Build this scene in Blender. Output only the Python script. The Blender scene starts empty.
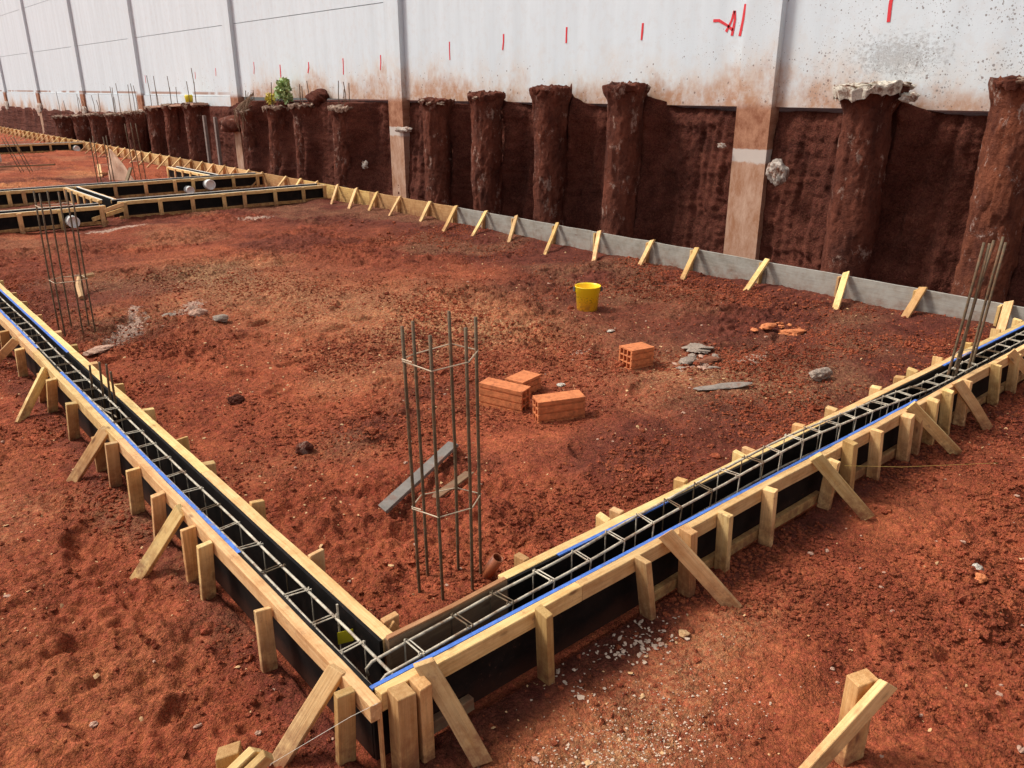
import bpy, bmesh, math, random
import numpy as np
from mathutils import Vector, Matrix

random.seed(11)
rng = np.random.default_rng(7)
SC = bpy.context.scene
COL = SC.collection
V = Vector

# ------------------------------------------------------------------ noise
_T = rng.random((256, 256))
def vnoise(x, y, s=0):
    x = np.asarray(x, float) + 37.7*s; y = np.asarray(y, float) + 91.3*s
    xi = np.floor(x).astype(int); yi = np.floor(y).astype(int)
    fx = x-xi; fy = y-yi
    fx = fx*fx*fx*(fx*(fx*6-15)+10); fy = fy*fy*fy*(fy*(fy*6-15)+10)
    a = _T[xi & 255, yi & 255]; b = _T[(xi+1) & 255, yi & 255]
    c = _T[xi & 255, (yi+1) & 255]; d = _T[(xi+1) & 255, (yi+1) & 255]
    return (a*(1-fx)+b*fx)*(1-fy)+(c*(1-fx)+d*fx)*fy-0.5
def fbm(x, y, f, octv=3, s=0):
    r = 0; a = 1.0
    for o in range(octv):
        r = r + a*vnoise(np.asarray(x)*f, np.asarray(y)*f, s+o); f *= 2.03; a *= .5
    return r
def sst(a, b, x):
    t = np.clip((x-a)/(b-a), 0, 1); return t*t*(3-2*t)

# ------------------------------------------------------------------ materials
def new_mat(name):
    m = bpy.data.materials.new(name); m.use_nodes = True
    nt = m.node_tree; nt.nodes.clear()
    out = nt.nodes.new('ShaderNodeOutputMaterial'); bs = nt.nodes.new('ShaderNodeBsdfPrincipled')
    nt.links.new(bs.outputs[0], out.inputs[0])
    return m, nt, bs
class N:
    def __init__(s, nt): s.nt = nt
    def node(s, t, **k):
        n = s.nt.nodes.new(t)
        for a, v in k.items(): setattr(n, a, v)
        return n
    def lk(s, a, b): s.nt.links.new(a, b)
    def val(s, sock, v):
        if hasattr(v, 'is_linked') or isinstance(v, bpy.types.NodeSocket): s.lk(v, sock)
        else: sock.default_value = v
    def noise(s, vec, scale, detail=4, rough=.6, dist=0):
        n = s.node('ShaderNodeTexNoise'); n.inputs['Scale'].default_value = scale
        n.inputs['Detail'].default_value = detail; n.inputs['Roughness'].default_value = rough
        n.inputs['Distortion'].default_value = dist
        if vec is not None: s.lk(vec, n.inputs['Vector'])
        return n.outputs['Fac']
    def ramp(s, fac, stops):
        n = s.node('ShaderNodeValToRGB'); cr = n.color_ramp
        while len(cr.elements) < len(stops): cr.elements.new(.5)
        for e, (p, c) in zip(cr.elements, stops):
            e.position = p; e.color = (c, c, c, 1) if isinstance(c, (int, float)) else (*c, 1)
        s.lk(fac, n.inputs[0]); return n.outputs[0]
    def mix(s, f, a, b, mode='MIX'):
        n = s.node('ShaderNodeMix', data_type='RGBA', blend_type=mode)
        s.val(n.inputs[0], f)
        for i, v in ((6, a), (7, b)):
            if isinstance(v, tuple): n.inputs[i].default_value = (*v, 1)
            else: s.lk(v, n.inputs[i])
        return n.outputs[2]
    def math(s, op, a, b=0.0, clamp=False):
        n = s.node('ShaderNodeMath', operation=op, use_clamp=clamp); s.val(n.inputs[0], a); s.val(n.inputs[1], b)
        return n.outputs[0]
    def mapr(s, v, a, b, c=0.0, d=1.0):
        n = s.node('ShaderNodeMapRange', interpolation_type='SMOOTHSTEP'); s.lk(v, n.inputs[0])
        for i, q in enumerate((a, b, c, d)): n.inputs[i+1].default_value = q
        return n.outputs[0]
    def bump(s, h, dist, bs, strength=1.0, nrm=None):
        n = s.node('ShaderNodeBump'); n.inputs['Distance'].default_value = dist
        n.inputs['Strength'].default_value = strength; s.lk(h, n.inputs['Height'])
        if nrm is not None: s.lk(nrm, n.inputs['Normal'])
        s.lk(n.outputs[0], bs.inputs['Normal']); return n.outputs[0]
    def pos(s): return s.node('ShaderNodeNewGeometry').outputs['Position']
    def obj(s): return s.node('ShaderNodeTexCoord').outputs['Object']
    def rnd(s): return s.node('ShaderNodeObjectInfo').outputs['Random']
    def attr(s, n): 
        a = s.node('ShaderNodeAttribute'); a.attribute_name = n; return a.outputs['Fac']
    def scale(s, vec, sc):
        n = s.node('ShaderNodeMapping'); n.inputs['Scale'].default_value = sc; s.lk(vec, n.inputs[0]); return n.outputs[0]
    def sep(s, vec):
        n = s.node('ShaderNodeSeparateXYZ'); s.lk(vec, n.inputs[0]); return n.outputs
M = {}
RED1 = (.46, .118, .050); RED2 = (.285, .063, .029); RED3 = (.085, .024, .015); ORG = (.36, .125, .05)
def soil(name, c_lo, c_hi, dark=None):
    m, nt, b = new_mat(name); n = N(nt); p = n.pos()
    big = n.noise(p, .9, 4, .6); mid = n.noise(p, 7, 5, .65); fine = n.noise(p, 70, 4, .7)
    c = n.mix(n.ramp(big, [(.38, 0.0), (.62, 1.0)]), c_lo, c_hi)
    c = n.mix(n.ramp(mid, [(.36, .0), (.62, .75)]), c, n.mix(.5, c, tuple(x*1.45 for x in c_hi)))
    c = n.mix(n.ramp(fine, [(.34, .6), (.52, 0.0)]), c, n.mix(1.0, c, (.5, .42, .42), 'MULTIPLY'))
    c = n.mix(n.ramp(fine, [(.62, 0.0), (.74, .5)]), c, (.48, .25, .14))
    if name == 'soil_ground':
        c = n.mix(n.attr('orange'), c, n.mix(n.ramp(mid, [(.3, 0.), (.7, 1.)]), (.50, .17, .065), (.78, .36, .14)))
        c = n.mix(n.attr('moist_shade'), c, n.mix(n.ramp(mid, [(.35, 0.), (.65, 1.)]), (.115, .031, .021), (.19, .052, .032)))  # dark tone for damp soil and for the shade painted beside the formworks
        pm = n.math('MULTIPLY', n.attr('pale'), n.ramp(n.noise(p, 38, 5, .75), [(.40, 0.0), (.60, 1.0)]))
        c = n.mix(pm, c, (.62, .36, .17))
        wm = n.math('MULTIPLY', n.mapr(n.math('ADD', n.math('MULTIPLY', n.attr('lime'), .42), n.noise(n.scale(p, (1, .7, 1)), 15, 6, .72)), .76, .86), .85)
        c = n.mix(wm, c, (.62, .42, .31))
    hh = None
    wv = n.node('ShaderNodeVectorMath', operation='ADD'); n.lk(p, wv.inputs[0])
    ns = n.node('ShaderNodeTexNoise'); ns.inputs['Scale'].default_value = 30; n.lk(p, ns.inputs['Vector'])
    sc_ = n.node('ShaderNodeVectorMath', operation='SCALE'); n.lk(ns.outputs['Color'], sc_.inputs[0]); sc_.inputs['Scale'].default_value = .010
    n.lk(sc_.outputs[0], wv.inputs[1])
    gran = n.ramp(n.noise(p, 3.1, 4, .65), [(.36, .35), (.62, 1.0)])
    for vs, amp, cv in ((34, .55, .26), (85, .40, .34), (210, .18, .30)):
        vo = n.node('ShaderNodeTexVoronoi'); vo.inputs['Scale'].default_value = vs; n.lk(wv.outputs[0], vo.inputs['Vector'])
        t = n.math('MULTIPLY', n.math('SUBTRACT', .6, vo.outputs['Distance']), n.math('MULTIPLY', gran, amp))
        hh = t if hh is None else n.math('ADD', hh, t)
        cs = n.sep(vo.outputs['Color'])
        hv = n.node('ShaderNodeHueSaturation'); n.lk(c, hv.inputs['Color'])
        n.lk(n.math('ADD', 1.0-cv*.5, n.math('MULTIPLY', cs[0], cv)), hv.inputs['Value'])
        n.lk(n.math('ADD', .497, n.math('MULTIPLY', cs[1], .006)), hv.inputs['Hue'])
        c = hv.outputs['Color']
        # crevice shade between the crumbs, painted into the colour
        c = n.mix(n.math('MULTIPLY', n.ramp(vo.outputs['Distance'], [(.45, 0.), (.75, .5)]), gran), c, n.mix(1.0, c, (.52, .46, .46), 'MULTIPLY'))
    n.lk(c, b.inputs['Base Color']); b.inputs['Roughness'].default_value = .95
    b.inputs['Specular IOR Level'].default_value = .12
    h = n.math('ADD', hh, n.math('MULTIPLY', n.math('ADD', fine, n.noise(p, 190, 3, .7)), .3))
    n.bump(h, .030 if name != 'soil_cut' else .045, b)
    M[name] = m
soil('soil_ground', RED2, RED1)
soil('soil_clod', (.27, .063, .030), (.45, .118, .052))
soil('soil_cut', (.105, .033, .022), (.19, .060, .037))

def wood(name, c1, c2, stain=0.0, stainc=(.1, .05, .03), bumpd=.0015):
    m, nt, b = new_mat(name); n = N(nt); o = n.obj(); r = n.rnd()
    ad = n.node('ShaderNodeVectorMath', operation='ADD'); n.lk(o, ad.inputs[0])
    cb = n.node('ShaderNodeCombineXYZ'); n.lk(n.math('MULTIPLY', r, 60), cb.inputs[0]); n.lk(n.math('MULTIPLY', r, 23), cb.inputs[1]); n.lk(cb.outputs[0], ad.inputs[1])
    v = ad.outputs[0]
    g = n.noise(n.scale(v, (2.2, 45, 45)), 1.0, 5, .6, .6)
    g2 = n.noise(n.scale(v, (7, 190, 190)), 1.0, 2, .6)
    c = n.mix(n.ramp(g, [(.34, 0.0), (.66, 1.0)]), c1, c2)
    c = n.mix(n.math('MULTIPLY', n.ramp(g2, [(.45, 0.0), (.65, 1.0)]), .22), c, tuple(x*.45 for x in c2))
    kn = n.node('ShaderNodeTexVoronoi'); kn.inputs['Scale'].default_value = 1.0; n.lk(n.scale(v, (4, 11, 11)), kn.inputs['Vector'])
    c = n.mix(n.ramp(kn.outputs['Distance'], [(.05, .75), (.14, 0.0)]), c, (.16, .07, .03))
    hsv = n.node('ShaderNodeHueSaturation'); n.lk(c, hsv.inputs['Color'])
    n.lk(n.math('ADD', .74, n.math('MULTIPLY', r, .38)), hsv.inputs['Value'])
    n.lk(n.math('ADD', .486, n.math('MULTIPLY', n.math('FRACT', n.math('MULTIPLY', r, 7.3)), .022)), hsv.inputs['Hue'])
    c = hsv.outputs['Color']
    # splashed soil and general grime
    gr = n.ramp(n.noise(v, 8, 6, .75), [(.46, 0.0), (.68, .8)])
    c = n.mix(gr, c, n.mix(1.0, c, (.74, .60, .50), 'MULTIPLY'))
    mud = n.math('MULTIPLY', n.ramp(n.noise(v, 17, 6, .8), [(.58, 0.0), (.68, .75)]), n.ramp(n.noise(v, 2.5, 3, .6), [(.42, 0.), (.62, 1.)]))
    c = n.mix(mud, c, (.33, .145, .07))
    z = n.sep(n.pos())[2]
    dz = n.math('MULTIPLY', n.mapr(z, .27, .0), n.ramp(n.noise(n.pos(), 16, 4, .7), [(.34, .0), (.6, .85)]))
    c = n.mix(dz, c, (.22, .075, .035))
    if stain: c = n.mix(n.math('MULTIPLY', n.ramp(n.noise(v, 5, 5, .7), [(.35, 0.), (.6, 1.)]), stain), c, stainc)
    n.lk(c, b.inputs['Base Color']); b.inputs['Roughness'].default_value = .75; b.inputs['Specular IOR Level'].default_value = .25
    n.bump(n.math('ADD', g, g2), bumpd, b)
    M[name] = m
wood('pine', (.90, .62, .275), (.74, .45, .17))
wood('pine_tan', (.74, .46, .18), (.58, .33, .11))
wood('pine_grey', (.36, .33, .27), (.27, .245, .20), .5, (.44, .41, .35))
wood('pine_red', (.58, .33, .14), (.46, .24, .09))
wood('worn_board', (.36, .24, .115), (.25, .155, .075), .4, (.14, .11, .075))

def simple(name, col, rough=.6, metal=0.0, var=.25, sc=20, bump=0.0, spec=.4, dirt=None):
    m, nt, b = new_mat(name); n = N(nt); o = n.obj()
    f = n.noise(o, sc, 5, .65)
    c = n.mix(n.ramp(f, [(.3, 0.), (.7, 1.)]), tuple(x*(1-var) for x in col), tuple(min(1, x*(1+var)) for x in col))
    if dirt: c = n.mix(n.ramp(n.noise(o, sc*.6, 5, .75), [(dirt[1], 0.), (dirt[1]+.14, dirt[2])]), c, dirt[0])
    n.lk(c, b.inputs['Base Color']); b.inputs['Roughness'].default_value = rough; b.inputs['Metallic'].default_value = metal
    b.inputs['Specular IOR Level'].default_value = spec
    if bump: n.bump(n.math('ADD', f, n.noise(o, sc*5, 3, .7)), bump, b)
    M[name] = m
simple('black_film', (.0075, .0065, .006), .7, 0, .4, 8, 0, .06, ((.055, .024, .015), .60, .5))
simple('blue_paint', (.085, .19, .56), .7, 0, .3, 30, 0, .2, ((.30, .22, .18), .54, .7))
simple('ply_edge', (.14, .085, .045), .8, 0, .4, 30)
simple('ply_edge_white', (.74, .70, .62), .7, 0, .15, 30)
simple('steel_bar', (.54, .46, .34), .5, .0, .4, 18, .001, .4, ((.22, .11, .05), .49, .8))
simple('rust_bar', (.125, .085, .046), .7, .0, .4, 30, .001, .3, ((.23, .10, .045), .5, .7))
simple('tie_wire', (.55, .42, .28), .55, .2, .2, 40)
simple('clay', (.62, .20, .075), .85, 0, .3, 16, .003, .2, ((.27, .08, .036), .52, .75))
simple('clay_dark', (.22, .075, .035), .9, 0, .2, 14)
simple('red_paint', (.72, .035, .045), .6, 0, .15, 60)
simple('lime_white', (.78, .70, .57), .9, 0, .25, 20, .02, .2, ((.24, .105, .06), .46, .9))
simple('head_pale', (.42, .30, .22), .95, 0, .35, 18, .015, .1, ((.10, .035, .02), .46, .9))
simple('grout', (.58, .50, .42), .95, 0, .2, 14, .02, .1, ((.24, .10, .055), .47, .95))
simple('grey_stone', (.37, .285, .22), .9, 0, .3, 25, .01, .2, ((.26, .11, .06), .56, .6))
simple('pale_stone', (.52, .31, .215), .9, 0, .25, 25, .008, .2)
simple('slate', (.26, .21, .17), .8, 0, .25, 20, .003, .3, ((.24, .09, .045), .55, .7))
simple('orange_clay', (.62, .20, .07), .85, 0, .2, 25, .004)
simple('flake', (.58, .42, .30), .9, 0, .3, 3)
simple('shaving', (.60, .36, .17), .9, 0, .3, 3)
simple('pvc_white', (.78, .76, .70), .4, 0, .1, 10, 0, .5, ((.35, .16, .09), .62, .5))
simple('pvc_orange', (.50, .15, .06), .5, 0, .12, 10, 0, .5)
simple('yellow_tag', (.72, .56, .02), .5, 0, .1, 20)
simple('white_string', (.75, .68, .55), .8, 0, .05, 20)
simple('yellow_string', (.62, .42, .10), .8, 0, .05, 20)
simple('kraft_sheet', (.66, .42, .28), .85, 0, .2, 5, .004, .2, ((.40, .17, .09), .58, .7))
simple('white_bag', (.70, .66, .60), .8, 0, .15, 8, .004, .2, ((.35, .17, .1), .56, .5))
simple('leaf', (.34, .44, .17), .6, 0, .35, 12); simple('leaf_yellow', (.55, .46, .05), .6, 0, .3, 12)
simple('root', (.22, .13, .075), .9, 0, .3, 20)
simple('grey_post', (.23, .17, .14), .85, 0, .25, 10)
simple('dark_core', (.10, .09, .085), .9)
m, nt, b = new_mat('black_film'); n = N(nt); p = n.pos(); z = n.sep(p)[2]
c = n.mix(n.ramp(n.noise(p, 6, 6, .7), [(.42, 0.), (.75, 1.)]), (.007, .006, .0055), (.022, .016, .013))
c = n.mix(n.math('MULTIPLY', n.mapr(n.math('ADD', z, n.math('MULTIPLY', n.noise(p, 7, 5, .7), -.16)), .05, -.06), .45), c, (.09, .032, .018))
c = n.mix(n.math('MULTIPLY', n.ramp(n.noise(p, 55, 4, .8), [(.60, 0.), (.68, .8)]), n.ramp(n.noise(p, 3, 3, .6), [(.45, 0.), (.65, 1.)])), c, (.11, .05, .032))
n.lk(c, b.inputs['Base Color']); b.inputs['Roughness'].default_value = .62; b.inputs['Specular IOR Level'].default_value = .10
M['black_film'] = m
# yellow bucket
m, nt, b = new_mat('bucket_plastic'); n = N(nt); o = n.obj(); z = n.sep(o)[2]
c = n.mix(n.mapr(z, .03, .2), (.97, .50, .02), (1.0, .68, .012))
sp = n.math('MULTIPLY', n.math('MULTIPLY', n.mapr(z, .09, .11), n.mapr(z, .18, .16)), n.ramp(n.noise(o, 60, 3, .7), [(.56, 0.), (.60, .85)]))
c = n.mix(sp, c, (.30, .14, .02))
c = n.mix(n.math('MULTIPLY', n.mapr(z, .16, .0), n.ramp(n.noise(o, 18, 5, .7), [(.42, 0.), (.62, .8)])), c, (.36, .16, .04))
n.lk(c, b.inputs['Base Color']); b.inputs['Roughness'].default_value = .35
b.inputs['Subsurface Weight'].default_value = .15; b.inputs['Subsurface Radius'].default_value = (.02, .01, .002)
M['bucket_plastic'] = m
# wall concrete, painted white with splashed soil low down, spatter and slurry
def wallmat(name, base, low=False):
    m, nt, b = new_mat(name); n = N(nt); p = n.pos(); x, y, z = n.sep(p)
    st = n.noise(n.scale(p, (1, 3.0, .25)), 1.0, 5, .6)
    c = n.mix(n.ramp(st, [(.35, 0.), (.68, 1.)]), base, tuple(q*.90 for q in base))
    c = n.mix(n.ramp(n.noise(p, 6, 5, .7), [(.5, 0.), (.75, .35)]), c, (.60, .56, .52))
    # rust-red splash rising from the soil line, uneven
    edge = n.math('ADD', z, n.math('ADD', n.math('MULTIPLY', n.math('SUBTRACT', n.noise(n.scale(p, (1, .8, .6)), 1.0, 6, .68), .5), -2.1),
                                  n.math('MULTIPLY', n.math('SUBTRACT', n.noise(n.scale(p, (1, 6, 3.0)), 1.0, 5, .75), .5), -.45)))
    edge = n.math('ADD', edge, n.mapr(y, 20, 25, 0.0, .95))
    s1 = n.mapr(edge, 3.10, 2.10); s2 = n.mapr(edge, 2.62, 1.98)
    brk = n.ramp(n.noise(n.scale(p, (1, 1, 1.2)), 2.6, 7, .75), [(.36, .25), (.60, 1.0)])
    s1 = n.math('MULTIPLY', s1, brk); s2 = n.math('MULTIPLY', s2, n.ramp(n.noise(p, 5.5, 6, .75), [(.34, .35), (.56, 1.0)]))
    c = n.mix(n.math('MULTIPLY', s1, .55), c, (.68, .50, .34))
    c = n.mix(n.math('MULTIPLY', s2, .9), c, (.46, .225, .115))
    # dark spatter, dense towards the near end
    vo = n.node('ShaderNodeTexVoronoi'); vo.inputs['Scale'].default_value = 17; n.lk(p, vo.inputs['Vector'])
    dens = n.math('MULTIPLY', n.mapr(y, 9.5, 2.4, .0, .42), n.mapr(z, 4.6, 2.9, .25, 1.0))
    clump = n.ramp(n.noise(p, 2.2, 4, .6), [(.38, .35), (.6, 1.0)])
    spot = n.math('LESS_THAN', vo.outputs['Distance'], n.math('MULTIPLY', n.math('MULTIPLY', dens, clump), .62))
    vo2 = n.node('ShaderNodeTexVoronoi'); vo2.inputs['Scale'].default_value = 41; n.lk(n.scale(p, (1, 1.2, .8)), vo2.inputs['Vector'])
    spot2 = n.math('LESS_THAN', vo2.outputs['Distance'], n.math('MULTIPLY', n.math('MULTIPLY', dens, clump), .62))
    sp = n.math('MULTIPLY', n.math('MAXIMUM', spot, spot2), n.ramp(n.noise(p, 31, 2, .5), [(.46, 0.0), (.52, .8)]))
    c = n.mix(sp, c, (.20, .17, .15))
    # rare specks everywhere low on the wall
    vo3 = n.node('ShaderNodeTexVoronoi'); vo3.inputs['Scale'].default_value = 9; n.lk(p, vo3.inputs['Vector'])
    c = n.mix(n.math('MULTIPLY', n.math('LESS_THAN', vo3.outputs['Distance'], n.math('MULTIPLY', n.mapr(z, 3.4, 2.3, 0.0, .16), clump)), .75), c, (.18, .12, .10))
    # grey cement slurry thrown on the wall behind one pile head
    dy = n.math('DIVIDE', n.math('SUBTRACT', y, 2.90), .85); dz = n.math('DIVIDE', n.math('SUBTRACT', z, 2.66), .36)
    rr = n.math('SQRT', n.math('ADD', n.math('MULTIPLY', dy, dy), n.math('MULTIPLY', dz, dz)))
    sl = n.math('MULTIPLY', n.mapr(n.math('ADD', n.math('MULTIPLY', n.math('SUBTRACT', 1.2, rr), .24), n.noise(n.scale(p, (1, .8, 1.2)), 24, 7, .85)), .62, .76), .6)
    c = n.mix(sl, c, n.mix(n.ramp(n.noise(p, 60, 3, .7), [(.4, 0.), (.6, 1.)]), (.22, .21, .20), (.46, .45, .43)))
    # brown line of old soil level on the far bays
    ln = n.math('MULTIPLY', n.math('MULTIPLY', n.mapr(z, 2.20, 2.16), n.mapr(z, 2.08, 2.12)), n.math('MULTIPLY', n.mapr(y, 22, 25), n.ramp(n.noise(n.scale(p, (1, .5, .5)), 1.0, 3, .6), [(.42, 0.), (.5, .8)])))
    c = n.mix(ln, c, (.33, .15, .08))
    if low:
        lo = n.mapr(z, 2.15, 2.0)
        c = n.mix(lo, c, n.mix(n.ramp(n.noise(n.scale(p, (1, 5, 4)), 1.0, 7, .8), [(.40, 0.), (.60, 1.)]), (.27, .105, .055), (.46, .23, .135)))
        bandm = n.math('MULTIPLY', n.mapr(n.math('ADD', z, n.math('MULTIPLY', n.noise(n.scale(p, (1, 6, 6)), 1.0, 5, .75), .14)), 1.36, 1.40), n.mapr(n.math('ADD', z, n.math('MULTIPLY', n.noise(n.scale(p, (1, 9, 9)), 1.0, 4, .7), .06)), 1.53, 1.51))
        lo2 = n.mapr(n.math('ADD', z, n.math('MULTIPLY', n.noise(n.scale(p, (1, 8, 8)), 1.0, 4, .7), .12)), 1.46, 1.40)
        c = n.mix(lo2, c, n.mix(n.ramp(n.noise(n.scale(p, (1, 5, 2.2)), 1.0, 8, .8, .25), [(.36, 0.), (.66, 1.)]), (.36, .165, .085), (.58, .38, .27)))
        c = n.mix(n.math('MULTIPLY', n.math('MULTIPLY', bandm, n.mapr(y, 21, 20)), .9), c, (.60, .52, .45))
    n.lk(c, b.inputs['Base Color']); b.inputs['Roughness'].default_value = .9; b.inputs['Specular IOR Level'].default_value = .2
    n.bump(n.math('ADD', n.noise(p, 40, 4, .7), n.math('MULTIPLY', sl, 1.0)), .002, b)
    M[name] = m
wallmat('wall_white', (.71, .775, .795)); wallmat('post_white', (.71, .77, .785), True)
# soil-crusted pile concrete
def pilemat(name, c1, c2, conc, amt):
    m, nt, b = new_mat(name); n = N(nt); p = n.pos()
    v = n.scale(p, (1, 1, .45))
    c = n.mix(n.ramp(n.noise(v, 4, 6, .65), [(.36, 0.), (.62, 1.)]), c1, c2)
    c = n.mix(n.ramp(n.noise(p, 22, 5, .7), [(.32, .7), (.5, 0.)]), c, n.mix(1.0, c, (.45, .4, .4), 'MULTIPLY'))
    pm = n.math('MULTIPLY', n.ramp(n.noise(n.scale(p, (1, 1, .6)), 5.5, 7, .78), [(.57, 0.), (.64, 1.)]), amt)
    c = n.mix(pm, c, conc)
    n.lk(c, b.inputs['Base Color']); b.inputs['Roughness'].default_value = .95; b.inputs['Specular IOR Level'].default_value = .15
    n.bump(n.math('ADD', n.noise(p, 14, 6, .7), n.math('MULTIPLY', n.noise(p, 60, 4, .7), .5)), .05, b)
    M[name] = m
pilemat('pile_soil', (.095, .030, .019), (.20, .060, .034), (.45, .30, .23), .75)
pilemat('pile_soil_light', (.13, .040, .024), (.29, .092, .046), (.50, .36, .29), .95)

# ------------------------------------------------------------------ object helpers
def link(o, parent=None):
    COL.objects.link(o)
    if parent: o.parent = parent
    return o
def tag(o, label=None, cat=None, group=None, kind=None):
    if label: o['label'] = label
    if cat: o['category'] = cat
    if group: o['group'] = group
    if kind: o['kind'] = kind
    return o
def empty(name, loc, label, cat, group=None, parent=None):
    o = bpy.data.objects.new(name, None); o.empty_display_size = .1; o.location = loc; link(o, parent)
    o.matrix_world = Matrix.Translation(loc)
    return tag(o, label, cat, group)
def root_loc(p):
    l = V((0, 0, 0))
    while p is not None: l = l+p.location; p = p.parent
    return l
def mesh_obj(name, verts, faces, m, parent=None, smooth=False, world=True):
    """verts in world space; stored relative to the parent chain (parents here are only translated)"""
    me = bpy.data.meshes.new(name)
    v = np.asarray(verts, dtype=np.float32)
    if parent is not None and world: v = v-np.array(root_loc(parent), dtype=np.float32)
    me.from_pydata(v.tolist(), [], [tuple(int(i) for i in f) for f in faces]); me.update()
    if smooth: me.polygons.foreach_set('use_smooth', [True]*len(me.polygons))
    me.materials.append(M[m] if isinstance(m, str) else m)
    return link(bpy.data.objects.new(name, me), parent)
def np_mesh(name, verts, faces, m, smooth=True, attrs=None):
    """fast mesh from numpy arrays; faces (n,k)"""
    me = bpy.data.meshes.new(name); nv = len(verts); nf, k = faces.shape
    me.vertices.add(nv); me.vertices.foreach_set('co', np.asarray(verts, np.float32).ravel())
    me.loops.add(nf*k); me.loops.foreach_set('vertex_index', faces.astype(np.int32).ravel())
    me.polygons.add(nf); me.polygons.foreach_set('loop_start', np.arange(0, nf*k, k, dtype=np.int32))
    me.polygons.foreach_set('use_smooth', np.full(nf, smooth))
    me.update(calc_edges=True)
    for a, d in (attrs or {}).items():
        at = me.attributes.new(a, 'FLOAT', 'POINT'); at.data.foreach_set('value', np.asarray(d, np.float32).ravel())
    me.materials.append(M[m])
    o = bpy.data.objects.new(name, me); link(o); return o
def plank(name, parent, p0, p1, nrm, w, t, m='pine', jag=.007, warp=.0032, seg=None):
    """board with local X along its length; nrm = direction of the thickness"""
    p0, p1 = V(p0), V(p1); d = p1-p0; L = d.length; d.normalize()
    nn = V(nrm); nn = (nn-d*nn.dot(d)).normalized(); wd = nn.cross(d)
    bm = bmesh.new(); seg = seg or max(2, min(14, int(L/.25)))
    rings = []
    a0, a1, b0, b1 = [random.uniform(-1, 1)*jag for _ in range(4)]
    for i in range(seg+1):
        f = i/seg; x = -L/2+L*f
        oy = random.uniform(-warp, warp); oz = random.uniform(-warp, warp)*.6
        r = []
        for (sy, sz) in ((-1, -1), (1, -1), (1, 1), (-1, 1)):
            ex = 0
            if i == 0: ex = a0*sy+a1*sz
            if i == seg: ex = b0*sy+b1*sz
            r.append(bm.verts.new((x+ex, sy*w/2+oy, sz*t/2+oz)))
        rings.append(r)
    for i in range(seg):
        for k in range(4):
            bm.faces.new((rings[i][k], rings[i+1][k], rings[i+1][(k+1) % 4], rings[i][(k+1) % 4]))
    bm.faces.new(rings[0][:]); bm.faces.new(rings[-1][::-1])
    bmesh.ops.recalc_face_normals(bm, faces=bm.faces[:])
    es = [e for e in bm.edges if len(e.link_faces) == 2 and e.calc_face_angle(0) > .7]
    bmesh.ops.bevel(bm, geom=es, offset=min(.0025, t*.12), segments=1, affect='EDGES')
    me = bpy.data.meshes.new(name); bm.to_mesh(me); bm.free(); me.materials.append(M[m])
    o = bpy.data.objects.new(name, me); link(o, parent)
    mt = Matrix((d, wd, nn)).transposed().to_4x4(); mt.translation = (p0+p1)/2-root_loc(parent)
    o.matrix_local = mt
    return o
class MB:
    def __init__(s): s.v = []; s.f = []
    def add(s, v, f):
        b = len(s.v); s.v += [tuple(q) for q in v]; s.f += [tuple(i+b for i in q) for q in f]
    def box(s, a, b):
        x0, y0, z0 = a; x1, y1, z1 = b
        s.add([(x0, y0, z0), (x1, y0, z0), (x1, y1, z0), (x0, y1, z0), (x0, y0, z1), (x1, y0, z1), (x1, y1, z1), (x0, y1, z1)],
              [(0, 3, 2, 1), (4, 5, 6, 7), (0, 1, 5, 4), (1, 2, 6, 5), (2, 3, 7, 6), (3, 0, 4, 7)])
    def tube(s, pts, r, k=7, cap=True):
        pts = [V(p) for p in pts]; prev = None; b = len(s.v)
        rs = r if isinstance(r, (list, tuple)) else [r]*len(pts)
        for i, p in enumerate(pts):
            t = (pts[min(i+1, len(pts)-1)]-pts[max(i-1, 0)]).normalized()
            u = prev if prev is not None else (V((0, 0, 1)) if abs(t.z) < .9 else V((1, 0, 0)))
            u = (u-t*u.dot(t)).normalized(); w = t.cross(u); prev = u
            for j in range(k):
                a = 2*math.pi*j/k; s.v.append(tuple(p+(u*math.cos(a)+w*math.sin(a))*rs[i]))
        for i in range(len(pts)-1):
            for j in range(k):
                s.f.append((b+i*k+j, b+i*k+(j+1) % k, b+(i+1)*k+(j+1) % k, b+(i+1)*k+j))
        if cap:
            s.f.append(tuple(b+j for j in range(k))[::-1]); s.f.append(tuple(b+(len(pts)-1)*k+j for j in range(k)))
    def lathe(s, prof, k=32, c=(0, 0, 0)):
        b = len(s.v)
        for (r, z) in prof:
            for j in range(k):
                a = 2*math.pi*j/k; s.v.append((c[0]+r*math.cos(a), c[1]+r*math.sin(a), c[2]+z))
        for i in range(len(prof)-1):
            for j in range(k): s.f.append((b+i*k+j, b+i*k+(j+1) % k, b+(i+1)*k+(j+1) % k, b+(i+1)*k+j))
    def build(s, name, m, parent=None, smooth=False): return mesh_obj(name, s.v, s.f, m, parent, smooth)
def ico(sub):
    bm = bmesh.new(); bmesh.ops.create_icosphere(bm, subdivisions=sub, radius=1)
    v = np.array([x.co[:] for x in bm.verts]); f = np.array([[q.index for q in x.verts] for x in bm.faces]); bm.free(); return v, f
ICO = {k: ico(k) for k in (1, 2, 3, 4)}
def rock(name, c, size, m, parent=None, sub=3, amp=.35, seed=0, smooth=False, sharp=1.0):
    v, f = ICO[sub]; v = v.copy()
    n = fbm(v[:, 0]+v[:, 2]*.7+seed*3.1, v[:, 1]-v[:, 2]*.9+seed*1.7, 1.6, 4, seed % 9)
    v = v*(1+amp*2*n)[:, None]
    v = np.sign(v)*np.abs(v)**sharp
    return mesh_obj(name, v*np.array(size)+np.array(c), f, m, parent, smooth)

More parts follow.
